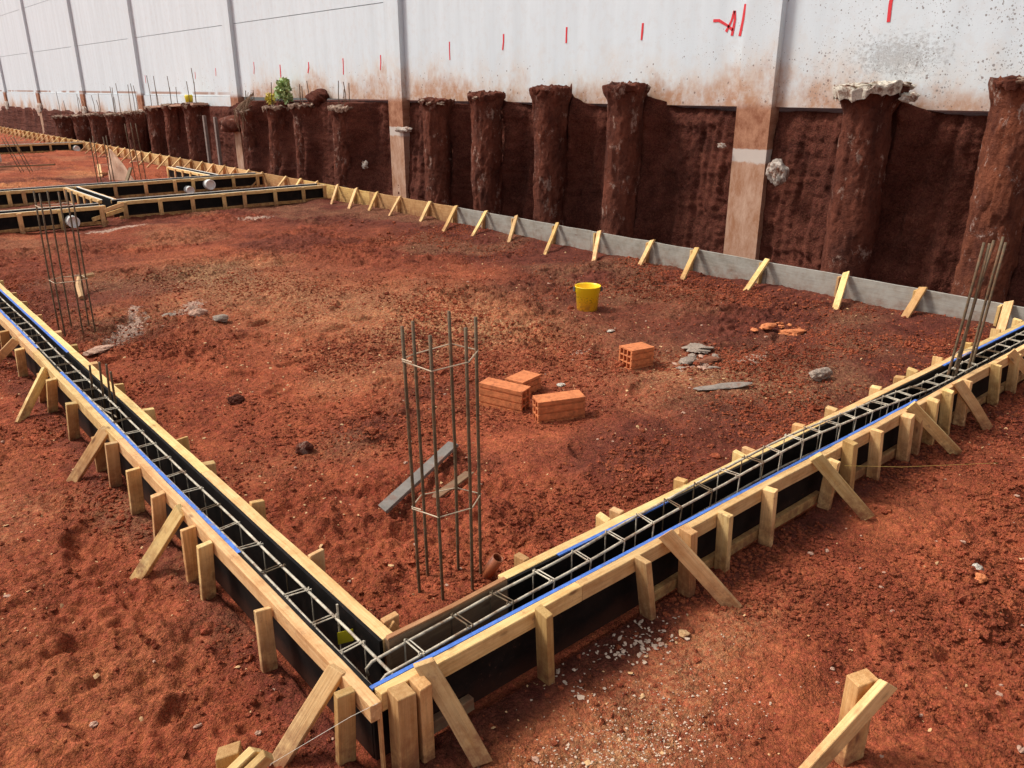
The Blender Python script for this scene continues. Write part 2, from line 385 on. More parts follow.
# ------------------------------------------------------------------ ground
def axis(segs):
    out = [segs[0][0]]
    for a, b, s0, s1 in segs:
        x = a
        while x < b-1e-6:
            t = (x-a)/(b-a); x += s0*(s1/s0)**t; out.append(min(x, b))
    return np.array(sorted(set(np.round(out, 5))))
PIT0, PIT1 = 7.62, 8.1
def beamd(x, y):
    """distance outside the two near formworks (negative inside)"""
    dl = np.where(y > -.05, np.maximum(-.045-x, x-.23), 9.0)
    dr = np.where((x > -.05), np.maximum(0-y, y-.30), 9.0)
    return np.minimum(dl, dr)
FEET = [(random.uniform(-1.4, 6.5), random.uniform(-1.3, 7.0), random.uniform(0, 6.3), random.uniform(.11, .16)) for _ in range(130)]
def ground_h(x, y):
    x = np.asarray(x, float); y = np.asarray(y, float)
    inner = (x > .1) & (y > .1)
    rough = .35+1.0*sst(-.12, .25, fbm(x, y, .8, 2, 3))
    h = .055*fbm(x, y, .45, 2, 1)+.05*fbm(x, y, 1.5, 3, 2)
    cl = fbm(x, y, 7.5, 3, 4)
    rg = 1-2*np.abs(fbm(x, y, 11, 2, 6))
    h = h+rough*(.042*cl+.016*rg*rg+.024*np.maximum(fbm(x, y, 19, 2, 6), 0)+.016*fbm(x, y, 31, 2, 8))+.008*fbm(x, y, 38, 2, 9)+.012*np.maximum(0, fbm(x, y, 23, 2, 10)-.05)
    # heaped soil along the far formwork and in the right corner
    heap = sst(1.6, .1, 7.40-x)*(x < 7.45)*(y > .3)*(y < 14)
    h = h*(1-.6*sst(.9, .1, 7.45-x))+heap*(.035+.06*fbm(x, y, 1.6, 3, 5))+.05*sst(.8, .0, 7.45-x)*sst(3.0, .6, y)*(x < 7.46)
    h = h+.07*np.exp(-((x-6.0)**2/.8+(y-1.2)**2/.7))*1.0
    h = h-.05*np.exp(-((x-3.3)**2/.25+(y-.75)**2/.05))
    for px, py, a, L in FEET:
        dx, dy = x-px, y-py; u = dx*math.cos(a)+dy*math.sin(a); v = -dx*math.sin(a)+dy*math.cos(a)
        q = (u/L)**2+(v/(L*.42))**2
        h = h-.032*np.exp(-q*q)+.014*np.exp(-((q-1.9)/.7)**2)
    for (px, py, rr) in ((2.7, 2.2, .45), (4.07, 2.36, .3), (5.1, 3.97, .3), (.85, .75, .2)):
        h = h*(1-.85*sst(1.6, .7, np.hypot(x-px, y-py)/rr))
    bd = beamd(x, y)
    k = sst(.02, .35, bd)
    h = h*(.35+.65*k)+.012
    # loose earth pushed against the stakes on the left side
    h = h+.03*np.exp(-((bd-.12)/.10)**2)*(x < 0)*(fbm(x, y, 2.5, 2, 7)+.15)
    h = np.where(bd < -.01, -.03, h)
    pit = sst(PIT0, PIT1, x)
    h = h*(1-pit)+(-.35+.5*fbm(x, y, 1.5, 3, 9)*.3)*pit
    return h
def gz(x, y): return float(ground_h(np.array([x]), np.array([y]))[0])
xs = axis([(-300, -30, 60, 4), (-30, -2.4, 3, .05), (-2.4, -1.7, .05, .0125), (-1.7, 3.4, .0125, .0125), (3.4, 6.4, .0135, .018), (6.4, 9.3, .018, .05)])
ys = axis([(-300, -30, 60, 4), (-30, -1.75, 3, .05), (-1.75, 3.6, .0125, .0125), (3.6, 7.0, .013, .019), (7.0, 36, .019, .3), (36, 80, .3, 3), (80, 400, 4, 70)])
X, Y = np.meshgrid(xs, ys, indexing='ij')
H = ground_h(X, Y)
nx, ny = len(xs), len(ys)
idx = np.arange(nx*ny).reshape(nx, ny)
F = np.stack([idx[:-1, :-1], idx[1:, :-1], idx[1:, 1:], idx[:-1, 1:]], -1).reshape(-1, 4)
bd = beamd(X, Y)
moist_shade = np.clip(sst(.26, .10, bd+.12*fbm(X, Y, 3, 3, 11))*(bd > -.05)*((Y < 0)*1.0*(X < 6)+(X < 0)*.75+((X > .1) & (Y > .1))*.35), 0, 1)*.85  # band along the near formworks paints their shadow into the soil colour
backm = sst(3.6, 1.0, 7.45-X+1.6*fbm(X, Y, .7, 3, 12))*(Y > .3)*(Y < 14.5)
cornm = sst(3.3, 1.2, np.hypot((X-6.2)*.8, (Y-1.5)*1.1)+1.4*fbm(X, Y, .9, 3, 14))
moist_shade = np.maximum(moist_shade, .92*np.maximum(backm, cornm))
moist_shade = np.maximum(moist_shade, .75*sst(.08, .36, fbm(X, Y, .55, 4, 15))*(X > -3))
moist_shade = np.maximum(moist_shade, .42*sst(5.0, 9.0, Y)*(Y < 14)*sst(-.3, .3, fbm(X, Y, .6, 3, 19)))
moist_shade = np.maximum(moist_shade, sst(PIT0-.1, PIT1, X))
pale = .72*np.exp(-(((X-3.7)/1.1)**2+((Y-4.9)/1.6)**2))+.7*np.exp(-(((X-2.6)/.9)**2+((Y-7.5)/2.0)**2))
pale = pale+.75*np.exp(-(((X-.62)/.55)**2+((Y+.52)/.22)**2))+.5*np.exp(-(((X-4.2)/.7)**2+((Y-2.0)/.8)**2))+.3*sst(.05, .4, fbm(X, Y, .8, 3, 16))
pale = np.clip(pale+.5*np.exp(-(((X-1.5)/.5)**2+((Y+.35)/.15)**2)), 0, 1)
lime = np.zeros_like(X)
for (cx, cy, sx, sy, rot) in [(1.05, 6.45, .20, .62, .5), (.80, 6.1, .12, .3, .3), (1.8, 6.9, .2, .45, .6), (1.25, 7.0, .10, .35, .4), (4.4, 1.95, .25, .18, 0), (4.85, 1.75, .3, .14, .2), (3.9, 2.9, .15, .08, 0), (2.75, 13.0, .8, .25, 0), (5.0, 12.4, .5, .25, 0)]:
    u = (X-cx)*math.cos(rot)-(Y-cy)*math.sin(rot); v = (X-cx)*math.sin(rot)+(Y-cy)*math.cos(rot)
    lime = np.maximum(lime, np.exp(-((u/sx)**2+(v/sy)**2)))
orange = sst(-.25, .25, fbm(X, Y, .35, 3, 18)+.2*0)*sst(17.6, 18.6, Y)*sst(27.5, 23.5, Y+1.5*fbm(X, Y, .4, 2, 3))*sst(5.3, 4.4, X+fbm(X, Y, .5, 2, 4))
orange = np.maximum(orange, .12*sst(.05, .45, fbm(X, Y, .7, 3, 21))*(((Y < .0) | (X < 0))*1.0+.4))
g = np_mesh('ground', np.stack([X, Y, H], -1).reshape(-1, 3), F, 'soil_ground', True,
            {'moist_shade': moist_shade, 'pale': pale, 'lime': lime, 'orange': np.clip(orange, 0, 1)})
tag(g, 'bare red building ground of loose trampled soil', 'ground', kind='structure')

# ------------------------------------------------------------------ earth cut below the wall
ey = axis([(-8, -1, .3, .06), (-1, 14, .022, .035), (14, 40, .045, .2), (40, 75, .3, 1.2)])
topz = np.interp(ey, [-8, 13, 15, 21.5, 23, 30, 32, 40, 60, 75], [2.0, 2.0, 1.98, 1.95, 1.78, 1.70, 1.42, 1.32, 1.25, 1.2])
topz = topz+.05*fbm(ey, ey*0, 1.3, 3, 2)
S = np.linspace(0, 1, 110)
EY, ES = np.meshgrid(ey, S, indexing='ij')
EZ = -.55+(topz[:, None]+.55)*ES
groove = .075*vnoise(EY*6.5, EZ*.35, 3)+.06*vnoise(EY*13+.6*EZ, EZ*.5, 4)+.03*fbm(EY, EZ, 3.2, 3, 5)+.10*fbm(EY, EZ, .7, 2, 7)+.02*fbm(EY, EZ, 14, 2, 8)+.30*sst(14.4, 15.3, EY)*sst(30.5, 29.0, EY)+.12*sst(31.5, 32.5, EY)
PILEY = [(1.30, 2.28), (2.93, 2.24), (6.80, 2.28), (8.47, 2.24), (10.2, 2.14), (11.8, 2.02), (15.5, 1.86), (17.5, 1.9), (19.0, 1.84), (20.75, 1.75), (25.0, 1.8), (26.9, 1.75), (28.7, 1.66)]
bulge = 0*EY; lip = 0*ey
for py, pt in PILEY:
    bulge = bulge+.33*np.exp(-((EY-py+.22+.08*np.sin(EZ*3+py))/.20)**2)
    lip = np.maximum(lip, (pt-.05-topz)*np.exp(-((ey-py+.12)/.36)**2)*np.where(pt > topz, 1, 0))
EZ = EZ+(lip*(1+.35*fbm(ey, ey*0, 4, 3, 6)))[:, None]*ES
strata = .035*vnoise(EY*.8, EZ*5.5, 6)
scr = .035*np.abs(fbm(EY+EZ*.15, EZ*.12, 9.0, 2, 11))
EX = 9.25-.16*(1-ES)**1.5-groove-bulge-strata+scr-.045*np.abs(fbm(EY, EZ, 8.5, 3, 12))-.03*np.maximum(0, fbm(EY, EZ, 17, 2, 13))
roll = sst(.93, 1.0, ES); EX = EX+.05*roll
rows = [np.stack([EX, EY, EZ], -1)]
for (xo, dz) in ((9.31, 0), (9.42, .01), (9.9, .0), (14, -.02), (60, 0), (400, 0)):
    rows.append(np.stack([np.full_like(ey, xo), ey, topz+dz+(.02*fbm(ey, ey*0+xo, 5, 2, 4) if xo < 10 else 0)], -1)[:, None, :])
P = np.concatenate(rows, 1); a, bb = P.shape[:2]
P[0, :, 1] = -8; ii = np.arange(a*bb).reshape(a, bb)
F = np.stack([ii[:-1, :-1], ii[1:, :-1], ii[1:, 1:], ii[:-1, 1:]], -1).reshape(-1, 4)
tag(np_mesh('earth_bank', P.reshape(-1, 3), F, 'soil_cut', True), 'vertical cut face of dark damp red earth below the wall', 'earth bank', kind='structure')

# ------------------------------------------------------------------ precast wall
PY = [-4.1, 4.74, 13.83, 22.6, 31.5, 39.6, 48.4, 57.1, 65.9]
wall = empty('precast_wall', (9.2, 20, 2.0), 'long white precast concrete wall with soil splashes, grey posts and red paint marks', 'wall')
panels = {}
for i in range(len(PY)-1):
    y0 = PY[i]+.262; y1 = PY[i+1]-.262
    for r, (z0, z1) in enumerate(((2.055, 4.025), (4.04, 6.10), (6.115, 8.25))):
        mb = MB(); mb.box((9.2, y0-.10, z0), (9.29, y1+.10, z1))
        panels[i, r] = mb.build('wall_panel', 'wall_white', wall)
    if i >= 3:
        mb = MB(); zb = (1.62, 1.62, 1.33, 1.25, 1.2, 1.2, 1.2, 1.2)[i]
        mb.box((9.16, y0-.02, zb-.3), (9.29, y1+.02, 2.045)); mb.build('foundation_beam', 'wall_white', wall)
mb = MB(); mb.box((9.30, -8, 2.06), (9.36, 66, 8.24)); mb.build('backing', 'dark_core', wall)
for i, y in enumerate(PY):
    mb = MB(); mb.box((9.08, y-.275, -.6), (9.285, y+.275, 8.35))
    mb.build('wall_post', 'post_white', wall)
    zc = 1.36 if i < 3 else 1.30
    if i >= 3: rock('grout_collar', (9.085, y, zc) if i < 3 else (9.10, y, zc), (.024 if i < 3 else .06, .285 if i < 3 else .40, .15 if i < 3 else .24), 'grout', wall, 4, .30, i+2, True, .6)
def mark(pts, w, panel):
    pts = [V((9.1965, p[0], p[1])) for p in pts]; mb = MB(); b = []
    for i, p in enumerate(pts):
        t = (pts[min(i+1, len(pts)-1)]-pts[max(i-1, 0)]).normalized(); q = V((0, -t.z, t.y))*w*random.uniform(.42, .58)
        b += [p+q+V((-.002, 0, 0)), p-q+V((-.002, 0, 0)), p+q+V((.003, 0, 0)), p-q+V((.003, 0, 0))]
    f = []
    for i in range(len(pts)-1):
        o = 4*i; f += [(o, o+1, o+5, o+4), (o+2, o+6, o+7, o+3), (o, o+4, o+6, o+2), (o+1, o+3, o+7, o+5)]
    f += [(0, 2, 3, 1), (4*len(pts)-4, 4*len(pts)-3, 4*len(pts)-1, 4*len(pts)-2)]
    mb.add(b, f); return mb.build('paint_mark', 'red_paint', panel)
def bay(y):
    for i in range(len(PY)-1):
        if PY[i] <= y < PY[i+1]: return i
for (a, c, w) in [((11.931, 3.162), (11.929, 2.825), .030), ((10.258, 3.229), (10.288, 2.959), .034), ((8.604, 3.264), (8.608, 3.016), .032),
                  ((6.929, 3.237), (6.941, 2.997), .036), ((14.513, 2.988), (14.554, 2.678), .034), ((16.19, 2.96), (16.216, 2.6), .036),
                  ((19.571, 2.885), (19.585, 2.553), .05), ((17.939, 2.917), (18.015, 2.659), .045), ((21.217, 2.988), (21.28, 2.673), .03),
                  ((3.072, 3.40), (3.068, 3.044), .042), ((24.038, 2.877), (24.075, 2.648), .03), ((25.783, 2.785), (25.818, 2.574), .03), ((30.792, 2.749), (30.813, 2.473), .03)]:
    mid = (a[0]+.004, (a[1]*.5+c[1]*.5)); mark([a, mid, c], w, panels[bay(a[0]), 0])
for st in [[(5.62, 3.198), (5.52, 3.195), (5.364, 3.118), (5.276, 3.057)], [(5.276, 3.305), (5.314, 3.177), (5.388, 3.043)],
           [(5.272, 3.305), (5.256, 3.193), (5.285, 2.988)], [(5.108, 3.38), (5.124, 3.186), (5.155, 2.977)]]:
    mark(st, .036, panels[1, 0])

# ------------------------------------------------------------------ piles
def pile(y, top, label, kind='flat', r=.29, light=False, bars=0, x=8.74, lean=0.0, flare=.05, seed=0, group='soil covered concrete piles in front of the wall'):
    root = empty('concrete_pile', (x, y, -.5), label, 'pile', group)
    nk, nr = 84, 130
    A = np.linspace(0, 2*math.pi, nk, endpoint=False); Z = np.linspace(-.55, top, nr)
    AA, ZZ = np.meshgrid(A, Z, indexing='xy')
    ca, sa = np.cos(AA), np.sin(AA)
    n = .05*fbm(AA*0+3*ca+seed*7, 3*sa+ZZ*1.1, .8, 3, seed % 7)+.035*fbm(4*ca+seed*3+ZZ*2.0, 4*sa-ZZ*2.5, 1.4, 3, (seed+3) % 7)
    q0 = 6*ca+seed; q1 = 6*sa+ZZ*5.2
    def cyl(ka, kz, o, sd): return fbm(ka*ca+seed*1.7, ZZ*kz+sd, 1.0, o, sd)+fbm(ka*sa-seed*2.3, ZZ*kz-sd*3.1, 1.0, o, sd+3)
    n = .020*cyl(1.2, 1.0, 3, 1)
    crust = .016*np.maximum(0, cyl(5, 3.2, 4, 2))+.022*sst(.06, .16, cyl(2.6, 1.7, 5, 4))+.012*cyl(15, 11, 3, 5)
    rr = r*(.95+.02*np.sin(ZZ*2.1+seed))+n*.7+crust+flare*sst(top-.30, top-.02, ZZ)*(1+1.6*fbm(3*ca+seed, 3*sa, .9, 2, 5))
    zz = ZZ+sst(top-.2, top, ZZ)*.12*fbm(3*ca+seed, 3*sa, 1.1, 3, 2)
    vx = x+rr*ca; vy = y+rr*sa+lean*(ZZ-1)
    verts = np.stack([vx, vy, zz], -1).reshape(-1, 3).tolist()
    faces = []
    for i in range(nr-1):
        for j in range(nk): faces.append((i*nk+j, i*nk+(j+1) % nk, (i+1)*nk+(j+1) % nk, (i+1)*nk+j))
    mesh_obj('shaft', verts, faces, 'pile_soil_light' if light else 'pile_soil', root, True)
    yt = y+lean*(top-1)
    # broken head: ragged rim band and rough top
    nh = 56; A = np.linspace(0, 2*math.pi, nh, endpoint=False); hv = []
    big = .045 if kind == 'white' else .04
    for rf, zf_ in ((1.0, -.055), (1.06, -.02), (1.05, .0), (.8, .02), (.5, .03), (.2, .03), (.02, .03)):
        ca, sa = np.cos(A), np.sin(A)
        q = fbm(3.2*ca*rf+seed, 3.2*sa*rf, 1.6, 4, 3); q2 = fbm(2.4*ca+seed, 2.4*sa, 1.3, 4, 6)
        rr = (r+flare)*rf*(1+.20*q2)+(.05*(-ca+.3*sa)*rf if kind == 'white' else 0)
        zz = top+zf_+big*q*2*(rf > .1)+(.06*np.maximum(0, -sa)*rf if kind == 'white' else 0)-(.05*(1-rf) if kind == 'white' else 0)
        if zf_ < -.04: zz = zz-.05*np.abs(q2)*2-(.05 if kind == 'white' else 0)
        hv.append(np.stack([x+rr*ca, yt+rr*sa, zz], -1))
    hv = np.concatenate(hv); hf = [(i*nh+j, i*nh+(j+1) % nh, (i+1)*nh+(j+1) % nh, (i+1)*nh+j) for i in range(6) for j in range(nh)]+[tuple(6*nh+j for j in range(nh))]
    mesh_obj('broken_head', hv, hf, {'white': 'lime_white', 'rough': 'pile_soil', 'flat': 'head_pale'}[kind], root)
    if kind == 'white':
        for (ax, ay, az, sx, sy, sz) in ((-.22, .10, .015, .14, .18, .035), (-.08, -.14, .03, .20, .20, .042), (.12, -.28, .03, .18, .15, .05), (-.28, -.06, -.05, .05, .10, .03), (.04, -.44, -.10, .09, .10, .05)):
            rock('concrete_crust', (x+ax, yt+ay, top+az), (sx, sy, sz), 'lime_white', root, 4, .42, int(abs(ay)*50)+3, False, .85)
    if kind == 'rough':
        for q in range(4):
            a = 2.4+q*.75+seed; rock('concrete_crust', (x+(r+.02)*math.cos(a), yt+(r+.02)*math.sin(a), top-.03+.03*math.sin(q*2+seed)), (.07, .07, .03), 'head_pale', root, 3, .5, seed+q)
    if kind == 'flat':
        rock('soil_cover', (x+.12, yt-.04, top-.02), (r*.8, r*.85, .07), 'pile_soil', root, 4, .4, seed+4, True)
    for k in range(bars):
        a = 2.2*k+seed; bx = x+.13*math.cos(a); by = yt+.16*math.sin(a)
        hh = random.uniform(.38, .62) if y < 22 else random.uniform(.5, 1.15); mb = MB()
        mb.tube([(bx, by, top-.1), (bx+.01, by+.01, top+hh*.5), (bx+random.uniform(-.04, .04), by+random.uniform(-.05, .05), top+hh)], .011, 6)
        mb.build('starter_bar', 'rust_bar', root)
    return root
pile(1.30, 2.37, 'rightmost pile, paler rough concrete showing through the soil near the right edge', 'rough', .27, True, seed=1)
pile(2.93, 2.30, 'pile with a broad white broken concrete head below the grey slurry stain', 'white', .29, False, seed=2, flare=.08)
pile(6.80, 2.33, 'tall dark pile just left of the stained wall post, below a brown wall stain', 'rough', .29, seed=3)
pile(8.47, 2.29, 'dark pile with jagged whitish head, second pile left of the stained wall post', 'rough', .285, seed=4)
pile(10.2, 2.19, 'dark pile with ragged lipped top, second pile right of the middle wall post', 'rough', .28, seed=5)
pile(11.8, 2.06, 'low topped dark pile standing just right of the middle wall post', 'rough', .28, seed=6)
pile(15.5, 1.88, 'leaning dark pile with flat pale top, first pile left of the middle wall post', 'flat', .30, lean=-.06, bars=4, seed=7, group=None)
pile(17.5, 1.90, 'flat topped pile under a lump of soil and three tall starter bars', 'flat', .30, lean=-.05, bars=3, seed=8)
pile(19.0, 1.83, 'flat topped pile beside the yellow green plant', 'flat', .29, lean=-.04, bars=2, seed=9)
pile(20.75, 1.70, 'pile with dry roots hanging down over its front', 'flat', .29, bars=3, seed=10)
pile(25.0, 1.82, 'flat topped far pile carrying a yellow plastic cap beside long starter bars', 'flat', .33, bars=3, lean=-.05, seed=11)
pile(26.9, 1.76, 'middle of the three far piles that share a pale slab', 'flat', .33, bars=3, lean=-.05, seed=12)
pile(28.7, 1.66, 'leftmost of the three far piles that share a pale slab', 'flat', .33, bars=3, lean=-.05, seed=13)
pile(33.4, 1.33, 'far low pile right of its twin with thin starter bars', 'flat', .40, bars=4, lean=-.05, seed=14)
pile(36.0, 1.28, 'far low pile under a small soil heap, left of its twin', 'flat', .40, bars=3, lean=-.05, seed=15)
pile(31.1, 1.45, 'far low pile just left of a distant wall post, behind the torn sheet', 'flat', .36, bars=3, lean=-.05, seed=17)
pile(38.6, 1.18, 'far low pile left of the small soil heap with thin bars', 'flat', .40, bars=3, lean=-.05, seed=18)
pile(42.0, 1.05, 'farthest visible low pile between the two farthest wall posts', 'flat', .42, bars=2, seed=16)
# soil lump on the wall side, roots, plants, cap
rock('soil_lump', (8.98, 17.15, 2.08), (.22, .36, .22), 'soil_cut', None, 4, .3, 3, True)
tag(bpy.data.objects['soil_lump'], 'rounded lump of dark soil on top of a flat pile against the wall', 'soil lump')
mb = MB()
for k in range(26):
    y0 = 20.75+random.uniform(-.35, .35); x0 = 8.55+random.uniform(-.08, .1); z0 = 1.78; pts = [(8.8, 20.7+random.uniform(-.2, .2), 1.95+random.uniform(-.05, .25)), (x0, y0, z0+random.uniform(0, .1))]
    L = random.uniform(.1, .9) if k % 4 == 0 else random.uniform(.05, .3)
    for q in range(3): pts.append((8.42+random.uniform(-.03, .02), y0+random.uniform(-.05, .05), z0-L*(q+1)/3))
    mb.tube(pts, .009, 4)
tag(mb.build('dry_roots', 'root'), 'tangle of dry roots and stalks hanging over a pile top', 'roots')
def leafy(name, c, r, cnt, m, label, sz):
    root = empty(name, (c[0], c[1], c[2]-r[2]), label, 'plant'); mb = MB(); sm = MB()
    for k in range(cnt):
        d = V((random.gauss(0, 1), random.gauss(0, 1), random.gauss(0, 1))).normalized()*random.random()**.4
        p = V(c)+V((d.x*r[0], d.y*r[1], d.z*r[2])); n = V((random.gauss(0, 1), random.gauss(0, 1), random.gauss(0, 1)+.6)).normalized()
        t = n.orthogonal().normalized(); t.rotate(Matrix.Rotation(random.uniform(0, 6.3), 3, n)); w = n.cross(t)*sz*.3; t *= sz*random.uniform(.6, 1.2)
        mb.add([p, p+t*.5+w, p+t, p+t*.5-w], [(0, 1, 2, 3)])
    for k in range(5): sm.tube([(c[0]+random.uniform(-.05, .05), c[1]+random.uniform(-.05, .05), c[2]-r[2]-.1), (c[0]+random.uniform(-.7, .7)*r[0], c[1]+random.uniform(-.7, .7)*r[1], c[2]+random.uniform(0, .8)*r[2])], .008, 4)
    mb.build('foliage', m, root); sm.build('stem', 'root', root)
leafy('wild_plant', (8.85, 18.75, 2.22), (.16, .27, .30), 300, 'leaf', 'green leafy weed growing on a pile top against the wall', .16)
leafy('yellowing_plant', (8.72, 19.30, 2.02), (.1, .22, .15), 160, 'leaf_yellow', 'low yellowing plant beside the green weed on a pile top', .11)
mb = MB(); mb.lathe([(.0, 0), (.11, 0), (.13, .2), (.10, .24), (0, .24)], 14, (8.70, 25.25, 1.86))
tag(mb.build('yellow_bag', 'yellow_tag', None, True), 'small bright yellow plastic bag lying on a far pile top', 'bag')
mb = MB(); mb.box((8.5, 24.4, 1.80), (8.98, 29.2, 1.86))
for i, vv in enumerate(mb.v): mb.v[i] = (vv[0], vv[1], vv[2]-(vv[1]-24.4)*.035)
tag(mb.build('pile_cap_strip', 'pale_stone'), 'thin pale concrete strip running over three far piles', 'concrete strip')
# two thin steel uprights and beam stub with short concrete column near the far post
for i, (y, lab) in enumerate(((23.4, 'left thin grey upright of the pair standing against the cut'), (22.55, 'right thin grey upright of the pair standing against the cut'))):
    mb = MB(); mb.box((8.38, y-.055, -.3), (8.46, y+.055, 1.52 if i == 0 else 1.5)); tag(mb.build('thin_upright', 'grey_post'), lab, 'post', 'thin uprights against the far cut')
rock('earth_block', (8.8, 21.9, 1.32), (.42, .62, .24), 'pile_soil', None, 4, .18, 5, True, .8)
tag(bpy.data.objects['earth_block'], 'block of earth crusted concrete jutting from the cut above a pale short column', 'concrete block')
mb = MB(); mb.box((8.72, 21.55, -.4), (8.98, 22.0, 1.12)); tag(mb.build('short_column', 'post_white'), 'pale brown concrete column under the jutting earth block', 'column')
# lumps of grout squeezed out beside the wall posts
for nm, c, s, m, lab in (('grout_lump', (8.98, 4.20, 1.22), (.08, .12, .14), 'grout', 'whitish lump of grout right of the stained wall post'),
                      ('grout_lump', (9.0, 5.16, 1.52), (.035, .06, .035), 'grout', 'small grey grout lump left of the stained wall post'),
                      ('grout_lump', (9.03, 13.45, 1.45), (.05, .26, .05), 'grout', 'pale grout tongue sticking out right of the middle wall post'),
                      ('grout_lump', (8.86, 14.9, .62), (.04, .09, .08), 'grout', 'white grout lump low on the cut left of the middle wall post')):
    tag(rock(nm, c, s, m, None, 4, .5, len(lab), False, .85), lab, 'grout lump')

# ------------------------------------------------------------------ near formworks
ZB = .33
T_B, T_P = .045, .015
def side_panels(root, along, a0, a1, off, blue, raw='ply_edge', z0=.0, z1=ZB):
    """plywood sheets in a row with raw or blue painted top edges; off=(lo,hi) across"""
    cuts = [a0]
    x = a0+2.44
    while x < a1-.3: cuts.append(x); x += 2.44
    cuts.append(a1)
    for u, w in zip(cuts[:-1], cuts[1:]):
        mb = MB()
        def bx(m_, s0, s1, lo, hi, za, zb):
            m_.box(*(((lo, s0, za), (hi, s1, zb)) if along == 'Y' else ((s0, lo, za), (s1, hi, zb))))
        bx(mb, u+.001, w-.001, off[0], off[1], z0, z1)
        sh = mb.build('plywood_sheet', 'black_film', root)
        e = MB(); any_ = False
        for (b0, b1) in blue:
            s0, s1 = max(u, b0)+.002, min(w, b1)-.002
            if s1 > s0+.02: bx(e, s0, s1, off[0]-.0015, off[1]+.0015, z1-.004, z1+.004); any_ = True
        if any_: e.build('painted_edge', 'blue_paint', sh)
left = empty('beam_formwork', (.09, 6, 0), 'long timber formwork with black plywood sides running back along the left', 'formwork')
LY1 = 13.4
def runs(a0, a1, step):
    out = [a0]; x = a0
    while x+step*1.3 < a1: x += step*random.uniform(.9, 1.1); out.append(x)
    out.append(a1); return list(zip(out[:-1], out[1:]))
for (u, w) in [(-.022, 2.86), (2.863, 5.1), (5.103, 8.0), (8.003, 10.9), (10.903, LY1)]:
    plank('batten', left, (-.0225, u, ZB-.037), (-.0225, w, ZB-.037), (1, 0, 0), .075, .044, 'pine', .002)
side_panels(left, 'Y', .062, LY1, (.0005, .015), [(1.19, 4.42), (5.18, LY1)], z0=.005)
side_panels(left, 'Y', .25, LY1, (.160, .1745), [(4.9, LY1)], z0=.005)
for (u, w) in [(.252, 2.1), (2.103, 4.86), (4.863, 7.6), (7.603, 10.5), (10.503, LY1)]:
    plank('batten', left, (.2025, u, ZB-.037), (.2025, w, ZB-.037), (1, 0, 0), .075, .054, 'pine', .002)
LP = [(0.081, .345, 0.13), (0.751, 0.316, 0.761), (1.37, 0.331, 1.448), (1.592, 0.314, 1.632), (2.021, 0.324, 2.14), (2.439, 0.311, 2.535), (3.156, 0.269, 3.212), (2.83, 0.335, 2.959), (3.747, 0.313, 3.952), (4.641, 0.285, 4.849), (4.30, 0.33, 4.596), (5.42, 0.285, 5.594), (6.076, 0.291, 6.294)]
y = 6.8
while y < LY1: LP.append((y, random.uniform(.27, .33), y+random.uniform(0, .15))); y += random.uniform(.6, .8)
for i, (yt, zt, yb) in enumerate(LP):
    k = (zt+.3)/(zt+.12); yb2 = yt+(yb-yt)*k
    plank('stake', left, (-.082, yb2, -.3), (-.082, yt, zt), (0, 1, 0), random.uniform(.066, .074), random.uniform(.026, .034), 'pine' if i % 3 else 'pine_tan', .006)
def brace(root, top, foot, axis_, w=.068, t=.03, m='pine', over=.02, push=.06):
    top, foot = V(top), V(foot); d = (foot-top).normalized()
    plank('brace', root, top-d*over, foot+d*push, V((-d.z*axis_[0], -d.z*axis_[1], 0))*-1+V((0, 0, .6)), w, t, m, .012)
for t, f in [((-0.05, 0.209, 0.325), (-0.29, 0.262, 0.0)), ((-0.06, 1.776, 0.31), (-0.283, 1.841, 0.0)), ((-0.06, 3.079, 0.315), (-0.263, 3.182, 0.0)), ((-0.06, 4.634, 0.29), (-0.314, 4.458, 0.0)), ((-0.06, 5.687, 0.29), (-0.26, 6.0, 0.0)), ((-.06, 7.0, .3), (-.29, 7.1, 0)), ((-.06, 8.6, .3), (-.29, 8.7, 0))]:
    brace(left, t, f, (-1, 0))
for i, yy in enumerate([0.347, 0.952, 1.577, 2.239, 2.644, 3.272, 3.935, 4.585, 5.201, 5.735, 6.484, 7.122, 7.633, 8.3, 9.0, 9.7, 10.4, 11.1, 11.8, 12.5]):
    zt = [.337, .345, .344, .312, .329, .323, .312, .303, .30, .295, .29, .295, .29][i] if i < 13 else .3
    plank('stake', left, (.266, yy+.03, -.3), (.266, yy, zt), (0, 1, 0), .07, .03, 'pine' if i % 2 else 'pine_tan', .006)
plank('brace', left, (.25, .33, .31), (.42, .38, -.02), (0, -1, .2), .06, .028, 'pine_tan', .01)

right = empty('beam_formwork', (3.7, .15, 0), 'timber formwork with black plywood sides running from the near corner to the right edge', 'formwork')
RX1 = 7.40
for (u, w, m) in [(.012, 1.0, 'pine'), (1.002, 3.1, 'pine'), (3.102, 5.4, 'pine'), (5.402, RX1, 'pine')]:
    plank('batten', right, (u, .0225, ZB-.037), (w, .0225, ZB-.037), (0, 1, 0), .078, .044, m, .002)
side_panels(right, 'X', .001, RX1, (.0455, .060), [(.0, 4.24)], z0=.01)
for (u, w) in [(.785, 3.4), (3.402, 5.6), (5.602, RX1)]:
    plank('batten', right, (u, .2755, ZB-.035), (w, .2755, ZB-.035), (0, 1, 0), .075, .050, 'pine', .002)
side_panels(right, 'X', .79, RX1, (.235, .2498), [(1.086, 1.861), (5.11, RX1)], z0=.01)
plank('end_board', right, (.185, .236, .19), (.778, .236, .20), (0, 1, 0), .29, .024, 'worn_board', .004)
plank('board_edge', right, (.187, .236, .339), (.776, .236, .349), (0, 0, 1), .0235, .008, 'pine_red', .002)
